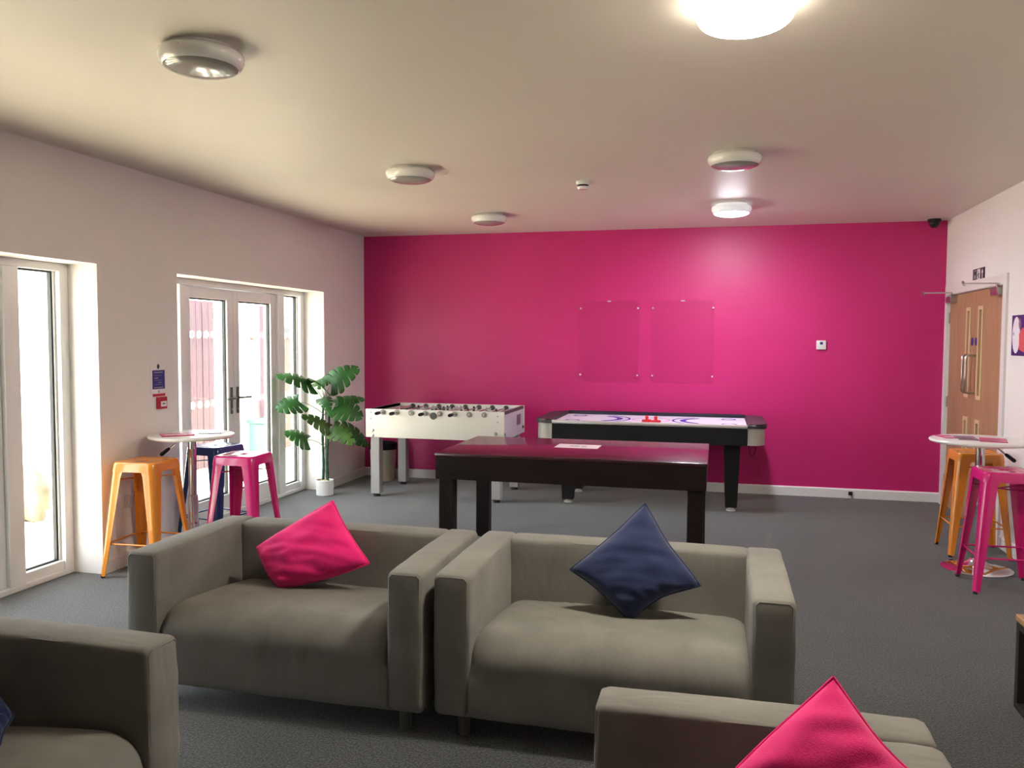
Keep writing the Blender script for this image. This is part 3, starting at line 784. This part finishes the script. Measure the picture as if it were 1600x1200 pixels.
# ================================================================== games tables
# ---- dark covered table
TX0, TX1, TY0, TY1, TZ = -1.842, -0.050, 5.215, 6.245, 0.788
dt = thing('games_table', 'dark brown covered games table in the middle of the room', 'table', ((TX0 + TX1) / 2, (TY0 + TY1) / 2, 0))
hx, hy = (TX1 - TX0) / 2, (TY1 - TY0) / 2
obj('table_top', rbox((-hx, -hy, TZ - 0.022), (hx, hy, TZ), 0.004, 2), 'ebony_top', dt, 40)
obj('apron', bx((-hx + 0.006, -hy + 0.006, 0.612), (hx - 0.006, hy - 0.006, TZ - 0.022)), 'ebony', dt)
for sx in (-1, 1):
    for sy in (-1, 1):
        lx, ly = sx * (hx - 0.072), sy * (hy - 0.072)
        o = obj('leg', rbox((lx - 0.05, ly - 0.05, 0.012), (lx + 0.05, ly + 0.05, 0.614), 0.005, 1), 'ebony', dt)
        obj('leg_foot', lathe([(0, 0), (0.03, 0), (0.034, 0.006), (0.022, 0.013), (0, 0.013)], 16, center=(lx, ly, 0)), 'black_plastic', o)
nt_ = thing('paper_notice', 'white paper notice lying on the dark games table', 'paper', (-0.965, 5.82, TZ), rz=-0.02)
obj('paper_sheet', bx((-0.155, -0.10, 0.0002), (0.155, 0.10, 0.0016)), mat('paper_rose', (0.86, 0.72, 0.76), 0.6), nt_)
for dx, ww in ((-0.045, 0.014), (-0.008, 0.018), (0.045, 0.017)):
    obj('print_mark', bx((dx - ww, -0.022, 0.0016), (dx + ww, 0.024, 0.0019)), 'print_grey', nt_)

# ---- table football
FX0, FX1, FY0, FY1 = -3.346, -1.940, 7.45, 8.30
FZ0, FZ1 = 0.592, 0.872
fb = thing('football_table', 'white table football game with steel rods by the pink wall', 'table football', ((FX0 + FX1) / 2, (FY0 + FY1) / 2, 0))
hx, hy = (FX1 - FX0) / 2, (FY1 - FY0) / 2
pt_ = 0.024
for s in (-1, 1):
    y0, y1 = (-hy, -hy + pt_) if s < 0 else (hy - pt_, hy)
    o = obj('side_panel', rbox((-hx, y0, FZ0), (hx, y1, FZ1), 0.005, 2), 'game_white', fb, 40)
for s in (-1, 1):
    x0, x1 = (-hx + 0.010, -hx + 0.034) if s < 0 else (hx - 0.034, hx - 0.010)
    o = obj('end_panel', bx((x0, -hy + pt_, FZ0), (x1, hy - pt_, FZ1 - 0.004)), mat('game_lilac', (0.62, 0.58, 0.64), 0.4), fb)
    obj('end_trim', bx((x0 - (0.004 if s < 0 else 0), -hy + pt_, FZ1 - 0.03), (x1 + (0.004 if s > 0 else 0), hy - pt_, FZ1 - 0.002)), 'dark_grey', o)
    obj('end_shelf', bx((x1, -hy + pt_, FZ1 - 0.05), (x1 + 0.11, hy - pt_, FZ1 - 0.03)) if s < 0 else bx((x0 - 0.11, -hy + pt_, FZ1 - 0.05), (x0, hy - pt_, FZ1 - 0.03)), 'game_grey', fb)
    if s > 0:
        obj('coin_plate', bx((x1, 0.12, 0.70), (x1 + 0.006, 0.26, 0.80)), 'print_mauve', o)
        for yy in (-hy + 0.04, hy - 0.05):
            obj('bolt', tube(bmesh.new(), [(x1, yy, 0.655), (x1 + 0.012, yy, 0.655)], 0.016, 12), 'dark_grey', o, 40)
obj('playing_field', bx((-hx + 0.034, -hy + pt_, FZ1 - 0.135), (hx - 0.034, hy - pt_, FZ1 - 0.12)), 'pitch', fb)
obj('cabinet_floor', bx((-hx + 0.034, -hy + pt_, FZ0 + 0.01), (hx - 0.034, hy - pt_, FZ0 + 0.025)), 'black_plastic', fb)
cxm = (FX0 + FX1) / 2
rodx = [-3.164 + k * (1.032 / 7) - cxm for k in range(8)]
RZ = 0.842
has = (1, 1, 0, 1, 0, 1, 0, 0)
men = (1, 2, 3, 5, 5, 3, 2, 1)
for k, x in enumerate(rodx):
    ya, yb = (-hy - 0.095, hy + 0.05) if has[k] else (-hy - 0.03, hy + 0.16)
    rd = obj('rod', tube(bmesh.new(), [(x, ya, RZ), (x, yb, RZ)], 0.008, 10), 'chrome', fb, 40)
    if has[k]:
        obj('handle', tube(bmesh.new(), [(x, -hy - 0.175, RZ), (x, -hy - 0.165, RZ), (x, -hy - 0.12, RZ), (x, -hy - 0.085, RZ), (x, -hy - 0.075, RZ)], [0.011, 0.0155, 0.0175, 0.0155, 0.010], 12), 'black_plastic', rd, 50)
    else:
        obj('handle', tube(bmesh.new(), [(x, hy + 0.14, RZ), (x, hy + 0.15, RZ), (x, hy + 0.19, RZ), (x, hy + 0.235, RZ), (x, hy + 0.245, RZ)], [0.010, 0.0155, 0.0175, 0.0155, 0.011], 12), 'black_plastic', rd, 50)
        obj('rod_cap', tube(bmesh.new(), [(x, -hy - 0.036, RZ), (x, -hy - 0.026, RZ)], 0.0115, 12), 'steel', rd, 40)
    for ys, ye in ((-hy - 0.011, -hy + 0.001), (-hy + pt_ - 0.001, -hy + pt_ + 0.012), (hy - pt_ - 0.012, hy - pt_ + 0.001), (hy - 0.001, hy + 0.011)):
        obj('bearing', tube(bmesh.new(), [(x, ys, RZ), (x, ye, RZ)], 0.0265, 20), 'dark_grey' if ye > -hy + 0.01 else mat('bearing_grey', (0.30, 0.29, 0.27), 0.4), rd, 40)
    for j in range(men[k]):
        yy = (j - (men[k] - 1) / 2) * (0.55 / max(1, men[k] - 0.4))
        mb = rbox((x - 0.012, yy - 0.012, RZ - 0.075), (x + 0.012, yy + 0.012, RZ + 0.006), 0.004, 1)
        lathe([(0, 0.004), (0.010, 0.007), (0.012, 0.015), (0.008, 0.025), (0, 0.027)], 10, mb, (x, yy, RZ))
        obj('player', mb, 'print_dark' if k % 2 else 'game_grey', rd)
obj('ball_cup', tube(bmesh.new(), [(-2.643 - cxm, -hy - 0.016, 0.818), (-2.643 - cxm, -hy + 0.001, 0.818)], [0.030, 0.036], 22), 'dark_grey', fb, 40)
for x, z, r in ((-3.273, 0.662, 0.017), (-3.273, 0.612, 0.017), (-2.022, 0.664, 0.018), (-3.29, 0.838, 0.008), (-3.29, 0.778, 0.007), (-2.003, 0.832, 0.008), (-2.003, 0.775, 0.008)):
    obj('bolt', lathe([(r, 0), (r * 0.9, 0.004), (0, 0.007)], 14), 'steel', fb, 40).matrix_local = Matrix.Translation((x - cxm, -hy, z)) @ Matrix.Rotation(PI / 2, 4, 'X')
for sx in (-1, 1):
    for sy in (-1, 1):
        lx, ly = sx * (hx - 0.088), sy * (hy - 0.07)
        o = obj('leg', rbox((lx - 0.046, ly - 0.046, 0.03), (lx + 0.046, ly + 0.046, FZ0 + 0.012), 0.004, 1), 'game_grey', fb)
        obj('leg_foot', lathe([(0, 0), (0.034, 0), (0.036, 0.012), (0.025, 0.031), (0, 0.031)], 16, center=(lx, ly, 0)), 'rubber', o, 40)

# ---- air hockey
AX0, AX1, AY0, AY1, AZ = -1.665, 0.432, 7.535, 8.49, 0.808
ah = thing('air_hockey_table', 'black air hockey table with a white playing surface', 'air hockey', ((AX0 + AX1) / 2, (AY0 + AY1) / 2, 0))
hx, hy = (AX1 - AX0) / 2, (AY1 - AY0) / 2
cap = 0.165
obj('playing_surface', bx((-hx + 0.14, -hy + 0.05, AZ - 0.035), (hx - 0.14, hy - 0.05, AZ - 0.022)), 'hockey_white', ah)
for s in (-1, 1):
    y0, y1 = (-hy, -hy + 0.052) if s < 0 else (hy - 0.052, hy)
    o = obj('side_rail', rbox((-hx + cap, y0, AZ - 0.19), (hx - cap, y1, AZ - 0.034), 0.004, 1), 'black_plastic', ah)
    if s < 0:
        obj('rail_strip', rbox((-hx + cap - 0.004, y0 - 0.004, AZ - 0.036), (hx - cap + 0.004, y1, AZ - 0.004), 0.008, 2), 'silver', o, 40)
    else:
        obj('rail_strip', rbox((-hx + cap - 0.004, y0, AZ - 0.036), (hx - cap + 0.004, y1 + 0.004, AZ + 0.012), 0.008, 2), mat('rail_navy', (0.012, 0.010, 0.025), 0.4), o, 40)
def end_poly(s, inset, rr=0.11):
    # plan outline of an end cap: straight inside, rounded outside corners
    xi = hx - cap; xo = hx - inset; y = hy - inset
    pts = [(xi, -y)]
    for k in range(7):
        a = -PI / 2 + PI / 2 * k / 6
        pts.append((xo - rr + rr * math.cos(a), -y + rr + rr * math.sin(a)))
    for k in range(7):
        a = PI / 2 * k / 6
        pts.append((xo - rr + rr * math.cos(a), y - rr + rr * math.sin(a)))
    pts.append((xi, y))
    return [(s * a, b) for a, b in pts]
for s in (-1, 1):
    o = obj('end_cap', prism(end_poly(s, 0.012), 2, AZ - 0.185, AZ - 0.030), mat('cap_grey', (0.50, 0.48, 0.45), 0.4), ah, 30)
    tb = prism(end_poly(s, -0.004), 2, AZ - 0.034, AZ + 0.004)
    bmesh.ops.bevel(tb, geom=[e for e in tb.edges if abs(e.verts[0].co.z - e.verts[1].co.z) < 1e-6 and e.verts[0].co.z > AZ], offset=0.012, segments=2, affect='EDGES')
    obj('cap_top', tb, mat('cap_dark', (0.035, 0.028, 0.034), 0.45), o, 30)
obj('underframe', bx((-hx + cap + 0.005, -hy + 0.045, AZ - 0.175), (hx - cap - 0.005, hy - 0.045, AZ - 0.036)), 'black_plastic', ah)
# printed lines on the surface
def arc_bm(cx, cy, r, w, a0, a1, z, n=22):
    bm = bmesh.new(); ring = []
    for k in range(n + 1):
        a = a0 + (a1 - a0) * k / n
        ring.append([bm.verts.new((cx + q * math.cos(a), cy + q * math.sin(a), zz)) for q, zz in ((r, z), (r + w, z), (r + w, z + 0.0008), (r, z + 0.0008))])
    for p, q in zip(ring, ring[1:]):
        for i in range(4): bm.faces.new((p[i], p[(i + 1) % 4], q[(i + 1) % 4], q[i]))
    bm.faces.new(ring[0]); bm.faces.new(ring[-1][::-1])
    return bm
zl = AZ - 0.022
for s in (-1, 1):
    for r, w in ((0.24, 0.055), (0.35, 0.022)):
        a = 0 if s < 0 else PI
        obj('surface_line', arc_bm(s * (hx - 0.34 - 0.14), 0, r, w, a - 1.1, a + 1.1, zl), 'hockey_line', ah)
    for sy in (-1, 1):
        obj('surface_line', arc_bm(s * (hx - 0.32), sy * 0.24, 0.05, 0.022, 0, 2 * PI, zl), 'hockey_line', ah)
obj('surface_line', arc_bm(0, 0, 0.17, 0.014, 0, 2 * PI, zl, 40), mat('hockey_rose', (0.55, 0.12, 0.38), 0.35), ah)
for sx in (-1, 1):
    for sy in (-1, 1):
        lx = sx * 0.755 + ((-0.616) - (AX0 + AX1) / 2); ly = sy * (hy - 0.19)
        bm = bmesh.new()
        A = [bm.verts.new((lx + dx * 0.075, ly + dy * 0.06, AZ - 0.17)) for dx, dy in ((-1, -1), (1, -1), (1, 1), (-1, 1))]
        B = [bm.verts.new((lx + dx * 0.052, ly + dy * 0.05, 0.035)) for dx, dy in ((-1, -1), (1, -1), (1, 1), (-1, 1))]
        bm.faces.new(A); bm.faces.new(B[::-1])
        for i in range(4): bm.faces.new((A[i], B[i], B[(i + 1) % 4], A[(i + 1) % 4]))
        o = obj('leg', bm, 'black_plastic', ah)
        obj('leveller', lathe([(0, 0), (0.042, 0), (0.042, 0.008), (0.012, 0.030), (0.010, 0.036), (0, 0.036)], 18, center=(lx, ly, 0)), 'gloss_white', o, 30)
obj('power_cable', tube(bmesh.new(), [(hx - 0.15, -hy + 0.3, AZ - 0.18), (hx - 0.13, -hy + 0.3, AZ - 0.30), (hx - 0.10, -hy + 0.31, AZ - 0.33), (hx - 0.08, -hy + 0.32, AZ - 0.25), (hx - 0.10, -hy + 0.33, AZ - 0.17)], 0.004, 6), 'black_plastic', ah, 40)
for dx, dy, lb in ((-0.640, 7.80, 'red air hockey pusher, left one of the two'), (-0.555, 7.765, 'red air hockey pusher, right one of the two')):
    p_ = thing('air_hockey_pusher', lb, 'pusher', (dx, dy, AZ - 0.022), group='red pushers on the air hockey table')
    obj('pusher_base', lathe([(0, 0), (0.046, 0), (0.048, 0.006), (0.046, 0.020), (0.034, 0.022), (0.022, 0.014), (0.0, 0.014)], 24), 'red_plastic', p_, 40)
    obj('pusher_knob', lathe([(0.019, 0.013), (0.014, 0.030), (0.017, 0.046), (0.014, 0.056), (0, 0.060)], 18), 'red_plastic', p_, 60)

# ================================================================== bar tables and stools
def bar_table(loc, r, z, base_r, lever_a, label):
    t = thing('bar_table', label, 'bar table', loc)
    obj('table_top', lathe([(0, z - 0.026), (r - 0.02, z - 0.026), (r - 0.006, z - 0.022), (r, z - 0.013), (r - 0.004, z - 0.004), (r - 0.012, z), (0, z)], 64), 'laminate', t, 40)
    obj('top_plate', lathe([(0, z - 0.042), (0.075, z - 0.042), (0.08, z - 0.026), (0, z - 0.026)], 24), 'black_metal', t, 40)
    obj('upper_column', lathe([(0.028, 0.40), (0.028, z - 0.04)], 24), 'chrome', t, 60)
    obj('lower_column', lathe([(0.036, 0.03), (0.036, 0.445), (0.029, 0.452), (0.027, 0.452)], 28), 'chrome', t, 40)
    obj('base', lathe([(0, 0.0), (base_r, 0.0), (base_r, 0.006), (base_r * 0.93, 0.014), (base_r * 0.6, 0.026), (base_r * 0.33, 0.042), (0.05, 0.060), (0.037, 0.075), (0, 0.075)], 56), 'chrome', t, 50)
    c, s = math.cos(lever_a), math.sin(lever_a)
    lv = obj('lever', tube(bmesh.new(), [(0.03 * c, 0.03 * s, z - 0.048), (0.10 * c, 0.10 * s, z - 0.055), (0.155 * c, 0.155 * s, z - 0.10)], 0.005, 8), 'chrome', t, 50)
    obj('lever_grip', tube(bmesh.new(), [(0.145 * c, 0.145 * s, z - 0.092), (0.155 * c, 0.155 * s, z - 0.10), (0.20 * c, 0.20 * s, z - 0.136), (0.207 * c, 0.207 * s, z - 0.142)], [0.007, 0.012, 0.014, 0.008], 10), 'black_plastic', lv, 50)
    return t
bar_table((-3.572, 5.025, 0), 0.290, 0.882, 0.165, -2.5, 'round white bar table with chrome column by the left patio doors')
bar_table((1.742, 6.16, 0), 0.318, 0.892, 0.222, -0.15, 'round white bar table with chrome base by the wooden door')

def rsq(h, r, z, n=6):
    pts = []
    for cx, cy, a0 in ((1, 1, 0), (-1, 1, 90), (-1, -1, 180), (1, -1, 270)):
        for k in range(n + 1):
            a = math.radians(a0 + 90 * k / n)
            pts.append((cx * (h - r) + r * math.cos(a), cy * (h - r) + r * math.sin(a), z))
    return pts

def loft(bm, rings, cap0=False, cap1=False):
    R = [[bm.verts.new(p) for p in ring] for ring in rings]
    n = len(R[0])
    for a, b in zip(R, R[1:]):
        for k in range(n): bm.faces.new((a[k], a[(k + 1) % n], b[(k + 1) % n], b[k]))
    if cap0: bm.faces.new(R[0][::-1])
    if cap1: bm.faces.new(R[-1])
    return R

SZ = 0.750
def make_stool(m, label):
    t = thing('bar_stool', label, 'stool', group='metal bar stools')
    # seat pan: dished top with a hand hole, rolled edge and deep skirt
    bm = bmesh.new()
    rings = [rsq(0.024, 0.012, SZ - 0.022), rsq(0.024, 0.012, SZ - 0.006), rsq(0.030, 0.014, SZ - 0.003), rsq(0.10, 0.03, SZ - 0.004), rsq(0.128, 0.036, SZ - 0.001),
             rsq(0.142, 0.040, SZ), rsq(0.150, 0.042, SZ - 0.005), rsq(0.1535, 0.043, SZ - 0.014), rsq(0.1600, 0.043, SZ - 0.062), rsq(0.1575, 0.042, SZ - 0.062), rsq(0.150, 0.042, SZ - 0.014)]
    loft(bm, rings)
    obj('seat', bm, m, t, 50)
    ts, bs = 0.1525, 0.208       # half spread of the outer corner at top / bottom
    zt, zb = SZ - 0.016, 0.012
    leg0 = None
    for k in range(4):
        rz = k * PI / 2
        if leg0 is None:
            bm = bmesh.new(); rings = []
            for q in (0, 0.06, 0.12, 0.3, 0.5, 0.7, 0.84, 0.93, 1.0):
                c = ts + (bs - ts) * q; z = zt + (zb - zt) * q
                wd = 0.084 - 0.048 * q if q > 0.08 else 0.094 - 0.1 * q
                r = 0.040 - 0.022 * q
                th = 0.0035
                ring = []
                ring.append((c - wd, c, z))
                for i in range(7):
                    a = PI / 2 - PI / 2 * i / 6
                    ring.append((c - r + r * math.cos(a), c - r + r * math.sin(a), z))
                ring.append((c, c - wd, z)); ring.append((c - th, c - wd, z))
                for i in range(7):
                    a = PI / 2 * i / 6
                    ring.append((c - r + (r - th) * math.cos(a), c - r + (r - th) * math.sin(a), z))
                ring.append((c - wd, c - th, z))
                rings.append(ring)
            loft(bm, rings, True, True)
            leg0 = obj('leg', bm, m, t, 40)
            l = leg0
        else:
            l = share('leg', leg0, t, rot=(0, 0, rz))
        foot = lathe([(0, 0.0), (0.012, 0.0), (0.0135, 0.004), (0.0135, 0.016), (0, 0.016)], 12, center=(bs - 0.013, bs - 0.013, 0))
        obj('rubber_foot', foot, 'rubber', l, 40)
    def cs(z): return ts + (bs - ts) * (zt - z) / (zt - zb)
    z = 0.22; c = cs(z) - 0.012
    for k in range(4):
        a = (c, -c * 0.93) if k == 0 else None
        rail = tube(bmesh.new(), [(c - 0.004, -c + 0.004, z), (c - 0.004, c - 0.004, z)], 0.006, 8)
        bmesh.ops.rotate(rail, verts=rail.verts, matrix=Matrix.Rotation(k * PI / 2, 3, 'Z'), cent=(0, 0, 0))
        obj('foot_rail', rail, m, t, 50)
    z = 0.632; c = cs(z) - 0.014
    for s in (1, -1):
        obj('cross_brace', tube(bmesh.new(), [(-c, -s * c, z), (0, 0, z + 0.005 * s), (c, s * c, z)], 0.0045, 8), m, t, 50)
    return t
so = make_stool('enamel_orange', 'orange metal bar stool against the left wall')
so.location = (-3.655, 4.655, 0); so.rotation_euler = (0, 0, math.radians(3))
dup(so, (1.846, 6.645, 0), 0.0, 'orange metal bar stool by the wooden door, behind bar table')
sp_ = make_stool('enamel_pink', 'pink metal bar stool in front of the left patio doors')
sp_.location = (-3.200, 5.075, 0); sp_.rotation_euler = (0, 0, math.radians(3))
dup(sp_, (1.760, 5.735, 0), 0.0, 'pink metal bar stool at the right edge of the room')
sb_ = make_stool('enamel_blue', 'dark blue metal bar stool behind the left bar table')
sb_.location = (-3.672, 5.452, 0); sb_.rotation_euler = (0, 0, math.radians(-9))

def leaflet(loc, rz, w_, d_, mname, label, th=0.003, mark=None):
    t = thing('leaflet', label, 'leaflet', loc, rz, group='leaflets on the bar tables')
    obj('sheet', bx((-w_ / 2, -d_ / 2, 0.0003), (w_ / 2, d_ / 2, th)), mname, t)
    if mark:
        obj('print_band', bx((-w_ * 0.38, -d_ * 0.32, th), (w_ * 0.30, -d_ * 0.1, th + 0.0004)), mark, t)
    return t
ZL, ZR = 0.882, 0.892
leaflet((-3.62, 4.925, ZL), 0.75, 0.21, 0.15, 'print_pink', 'pink leaflet on the left bar table', 0.008, 'paper')
leaflet((-3.48, 5.105, ZL), 0.55, 0.15, 0.10, 'print_dark', 'thin dark leaflet on the left bar table', 0.004)
leaflet((1.555, 6.24, ZR), 0.2, 0.10, 0.17, 'print_pink', 'small pink leaflet at the left end of right bar table', 0.004, 'paper')
leaflet((1.66, 6.19, ZR), -0.1, 0.12, 0.25, 'print_mauve', 'mauve leaflet in the middle of the right bar table', 0.004, 'print_dark')
leaflet((1.80, 6.10, ZR), -0.25, 0.16, 0.24, 'print_pink', 'larger pink leaflet on the right bar table', 0.005, 'print_mauve')

# ================================================================== coffee table at the right edge
ct = thing('coffee_table', 'low coffee table with wooden top and black metal frame, right edge', 'table', (1.245, 2.95, 0))
obj('table_top', rbox((0, 0, 0.372), (0.62, 0.90, 0.400), 0.003, 1), 'oak', ct)
for x in (0.004, 0.581):
    for y in (0.004, 0.861):
        obj('leg', bx((x, y, 0), (x + 0.035, y + 0.035, 0.372)), 'black_metal', ct)
for x in (0.004, 0.581):
    obj('frame_rail', bx((x, 0.039, 0.0), (x + 0.035, 0.861, 0.03)), 'black_metal', ct)
    obj('frame_rail', bx((x, 0.039, 0.342), (x + 0.035, 0.861, 0.372)), 'black_metal', ct)
for y in (0.004, 0.861):
    obj('frame_rail', bx((0.039, y, 0.342), (0.581, y + 0.035, 0.372)), 'black_metal', ct)

# ================================================================== waste bin behind the football table
wb = thing('waste_bin', 'cream cylindrical waste bin with black liner behind football table', 'bin', (-3.575, 8.42, 0))
obj('bin_body', lathe([(0, 0), (0.125, 0), (0.128, 0.005), (0.148, 0.40), (0.152, 0.405), (0.146, 0.405), (0.125, 0.02), (0, 0.015)], 36), 'bin_cream', wb, 40)
obj('bin_liner', lathe([(0.156, 0.345), (0.157, 0.40), (0.154, 0.414), (0.140, 0.412), (0.12, 0.30), (0, 0.28)], 36), 'black_plastic', wb, 40)

# ================================================================== potted monstera
PX, PY = -3.778, 7.43
pl = thing('potted_monstera', 'tall potted monstera plant with split green leaves by the patio door', 'plant', (PX, PY, 0))
obj('pot', lathe([(0, 0), (0.078, 0), (0.084, 0.004), (0.090, 0.15), (0.083, 0.153), (0.080, 0.13), (0, 0.13)], 36), 'pot', pl, 40)
obj('soil', lathe([(0.0815, 0.131), (0.06, 0.138), (0.03, 0.150), (0, 0.154)], 24), 'soil', pl, 60)
def stem(x, y, dx, h, ph):
    pts = []; rr = []
    for i in range(25):
        t = i / 24
        pts.append((x + dx * t + 0.006 * math.sin(7 * t + ph), y + 0.005 * math.cos(6 * t + ph), 0.135 + (h - 0.135) * t))
        rr.append(0.0135 - 0.004 * t + (0.0025 if i % 3 == 0 else 0))
    obj('stem', tube(bmesh.new(), pts, rr, 10), 'stem_green', pl, 60)
stem(-0.022, 0.0, 0.012, 0.98, 0.0)
stem(0.022, 0.01, 0.018, 0.86, 2.0)

def monstera_leaf(base, tip, side_up, width, droop, m, pet_from, seed, nl=5):
    """split leaf from base (petiole joint) to tip; side_up: approximate normal"""
    base, tip = Vector(base), Vector(tip)
    ax = tip - base; Ln = ax.length; ax.normalize()
    nu = Vector(side_up); nu = (nu - ax * nu.dot(ax)).normalized()
    sd_ = ax.cross(nu)
    rnd = random.Random(seed)
    bm = bmesh.new()
    def pos(v, s):
        # v along the midrib (can be <0 behind the joint), s signed sideways distance in half widths
        a = s * width / 2
        z = -droop * Ln * max(0, v) ** 2 - 0.30 * a * a / max(1e-6, width / 2) + 0.06 * Ln * math.sin(PI * min(1, max(0, v)))
        return base + ax * (v * Ln) + sd_ * a + nu * z
    def halfw(v):
        return (1 - min(1, v) ** 2.4) ** 0.75 * (0.80 + 0.20 * min(1, v / 0.22))
    cols, rows = nl * 5, 7
    for sg in (-1, 1):
        G = {}
        rl = [rnd.uniform(0.94, 1.04) for _ in range(nl)]
        for i in range(cols + 1):
            lobe = min(nl - 1, i // 5); q = (i - lobe * 5) / 5      # place within the lobe
            v = min(0.985, i / cols)
            for j in range(rows + 1):
                s_ = j / rows
                narrow = 0.0 if s_ < 0.3 else 0.55 * (s_ - 0.3) / 0.7
                vq = (lobe + 0.5 + (q - 0.5) * (1 - narrow * 0.30)) / nl
                if i % 5 == 0 and 0 < i < cols: vq = v
                tipround = 1 - (0.10 * abs(2 * q - 1) ** 2.5) * s_ ** 3
                sl = (-0.26 * (1 - v) ** 1.6 + 0.10 * v) * s_ ** 1.3
                G[i, j] = (min(0.99, vq) * 0.99 + sl, sg * s_ * halfw(min(0.985, vq)) * rl[lobe] * tipround)
        V = {}
        def vert(i, j, side=0):
            # slit columns get a left and a right copy
            key = (i, j, side)
            if key not in V:
                v, q = G[i, j]
                if side and j > 2:
                    v += side * 0.026 * (j - 2) / (rows - 2)
                V[key] = bm.verts.new(pos(v, q))
            return V[key]
        for i in range(cols):
            for j in range(rows):
                sl0 = 1 if (i % 5 == 0 and i > 0 and True) else 0
                sl1 = -1 if ((i + 1) % 5 == 0 and i + 1 < cols) else 0
                def g(ii, jj, sd):
                    return vert(ii, jj, sd if jj > 2 else 0)
                bm.faces.new((g(i, j, sl0), g(i + 1, j, sl1), g(i + 1, j + 1, sl1), g(i, j + 1, sl0)))
    bmesh.ops.remove_doubles(bm, verts=bm.verts[:], dist=0.0004)
    off = Vector((PX, PY, 0))
    for v in bm.verts: v.co -= off
    lf = obj('leaf', bm, m, pl, 70)
    so_ = lf.modifiers.new('thickness', 'SOLIDIFY'); so_.thickness = 0.0016
    p0, p1 = Vector(pet_from), base - nu * 0.002
    midp = (p0 + p1) / 2 + Vector((0, 0, 0.04))
    pts = [(p0 * (1 - t) ** 2 + midp * 2 * t * (1 - t) + p1 * t * t) - off for t in [i / 8 for i in range(9)]]
    obj('petiole', tube(bmesh.new(), pts, [0.0045 - 0.002 * i / 8 for i in range(9)], 6), 'petiole', lf, 60)

f_px = 1283.95
def pix(px, py, Y):
    d = fw + rt * ((px - 800) / f_px) - up * ((py - 600) / f_px)
    t = Y / d.y
    return Vector((0, 0, CAM_Z)) + d * t
def S_(z): return (PX + (0.005 if z > 0.5 else 0), PY, z)
# base pixel, tip pixel, depth at base / tip, normal, width, droop, material, petiole start height
LV = [((517, 598), (557, 574), 7.40, 7.50, (0.25, -0.8, 0.55), 0.30, 0.10, 'leaf', 0.93),
      ((503, 604), (486, 588), 7.36, 7.18, (0.1, -0.6, 0.8), 0.30, 0.15, 'leaf', 0.95),
      ((486, 600), (437, 583), 7.25, 7.02, (0.15, -0.55, 0.8), 0.27, 0.12, 'leaf', 0.92),
      ((467, 627), (434, 638), 7.15, 6.98, (0.2, -0.75, 0.6), 0.27, 0.10, 'leaf', 0.80),
      ((505, 622), (512, 634), 7.40, 7.20, (0.0, -0.45, 0.9), 0.17, 0.2, 'leaf', 0.95),
      ((524, 630), (567, 619), 7.46, 7.62, (0.0, -0.6, 0.8), 0.24, 0.12, 'leaf', 0.86),
      ((527, 634), (565, 649), 7.40, 7.46, (0.2, -0.75, 0.65), 0.30, 0.12, 'leaf', 0.80),
      ((513, 668), (474, 649), 7.36, 7.18, (0.25, -0.6, 0.75), 0.20, 0.05, 'leaf_pale', 0.72),
      ((480, 687), (448, 674), 7.20, 7.06, (0.1, -0.6, 0.8), 0.26, 0.12, 'leaf', 0.48),
      ((519, 668), (551, 690), 7.38, 7.30, (0.15, -0.7, 0.7), 0.24, 0.08, 'leaf_pale', 0.50),
      ((536, 668), (576, 692), 7.62, 7.74, (0.1, -0.6, 0.8), 0.26, 0.15, 'leaf', 0.46),
      ((497, 598), (520, 590), 7.50, 7.58, (0.1, -0.5, 0.85), 0.20, 0.15, 'leaf', 0.95)]
for i, (b_, t_, yb_, yt_, nn, wd_, dr, mm, zs) in enumerate(LV):
    monstera_leaf(pix(*b_, yb_), pix(*t_, yt_), nn, wd_, dr, mm, S_(zs), 100 + i)
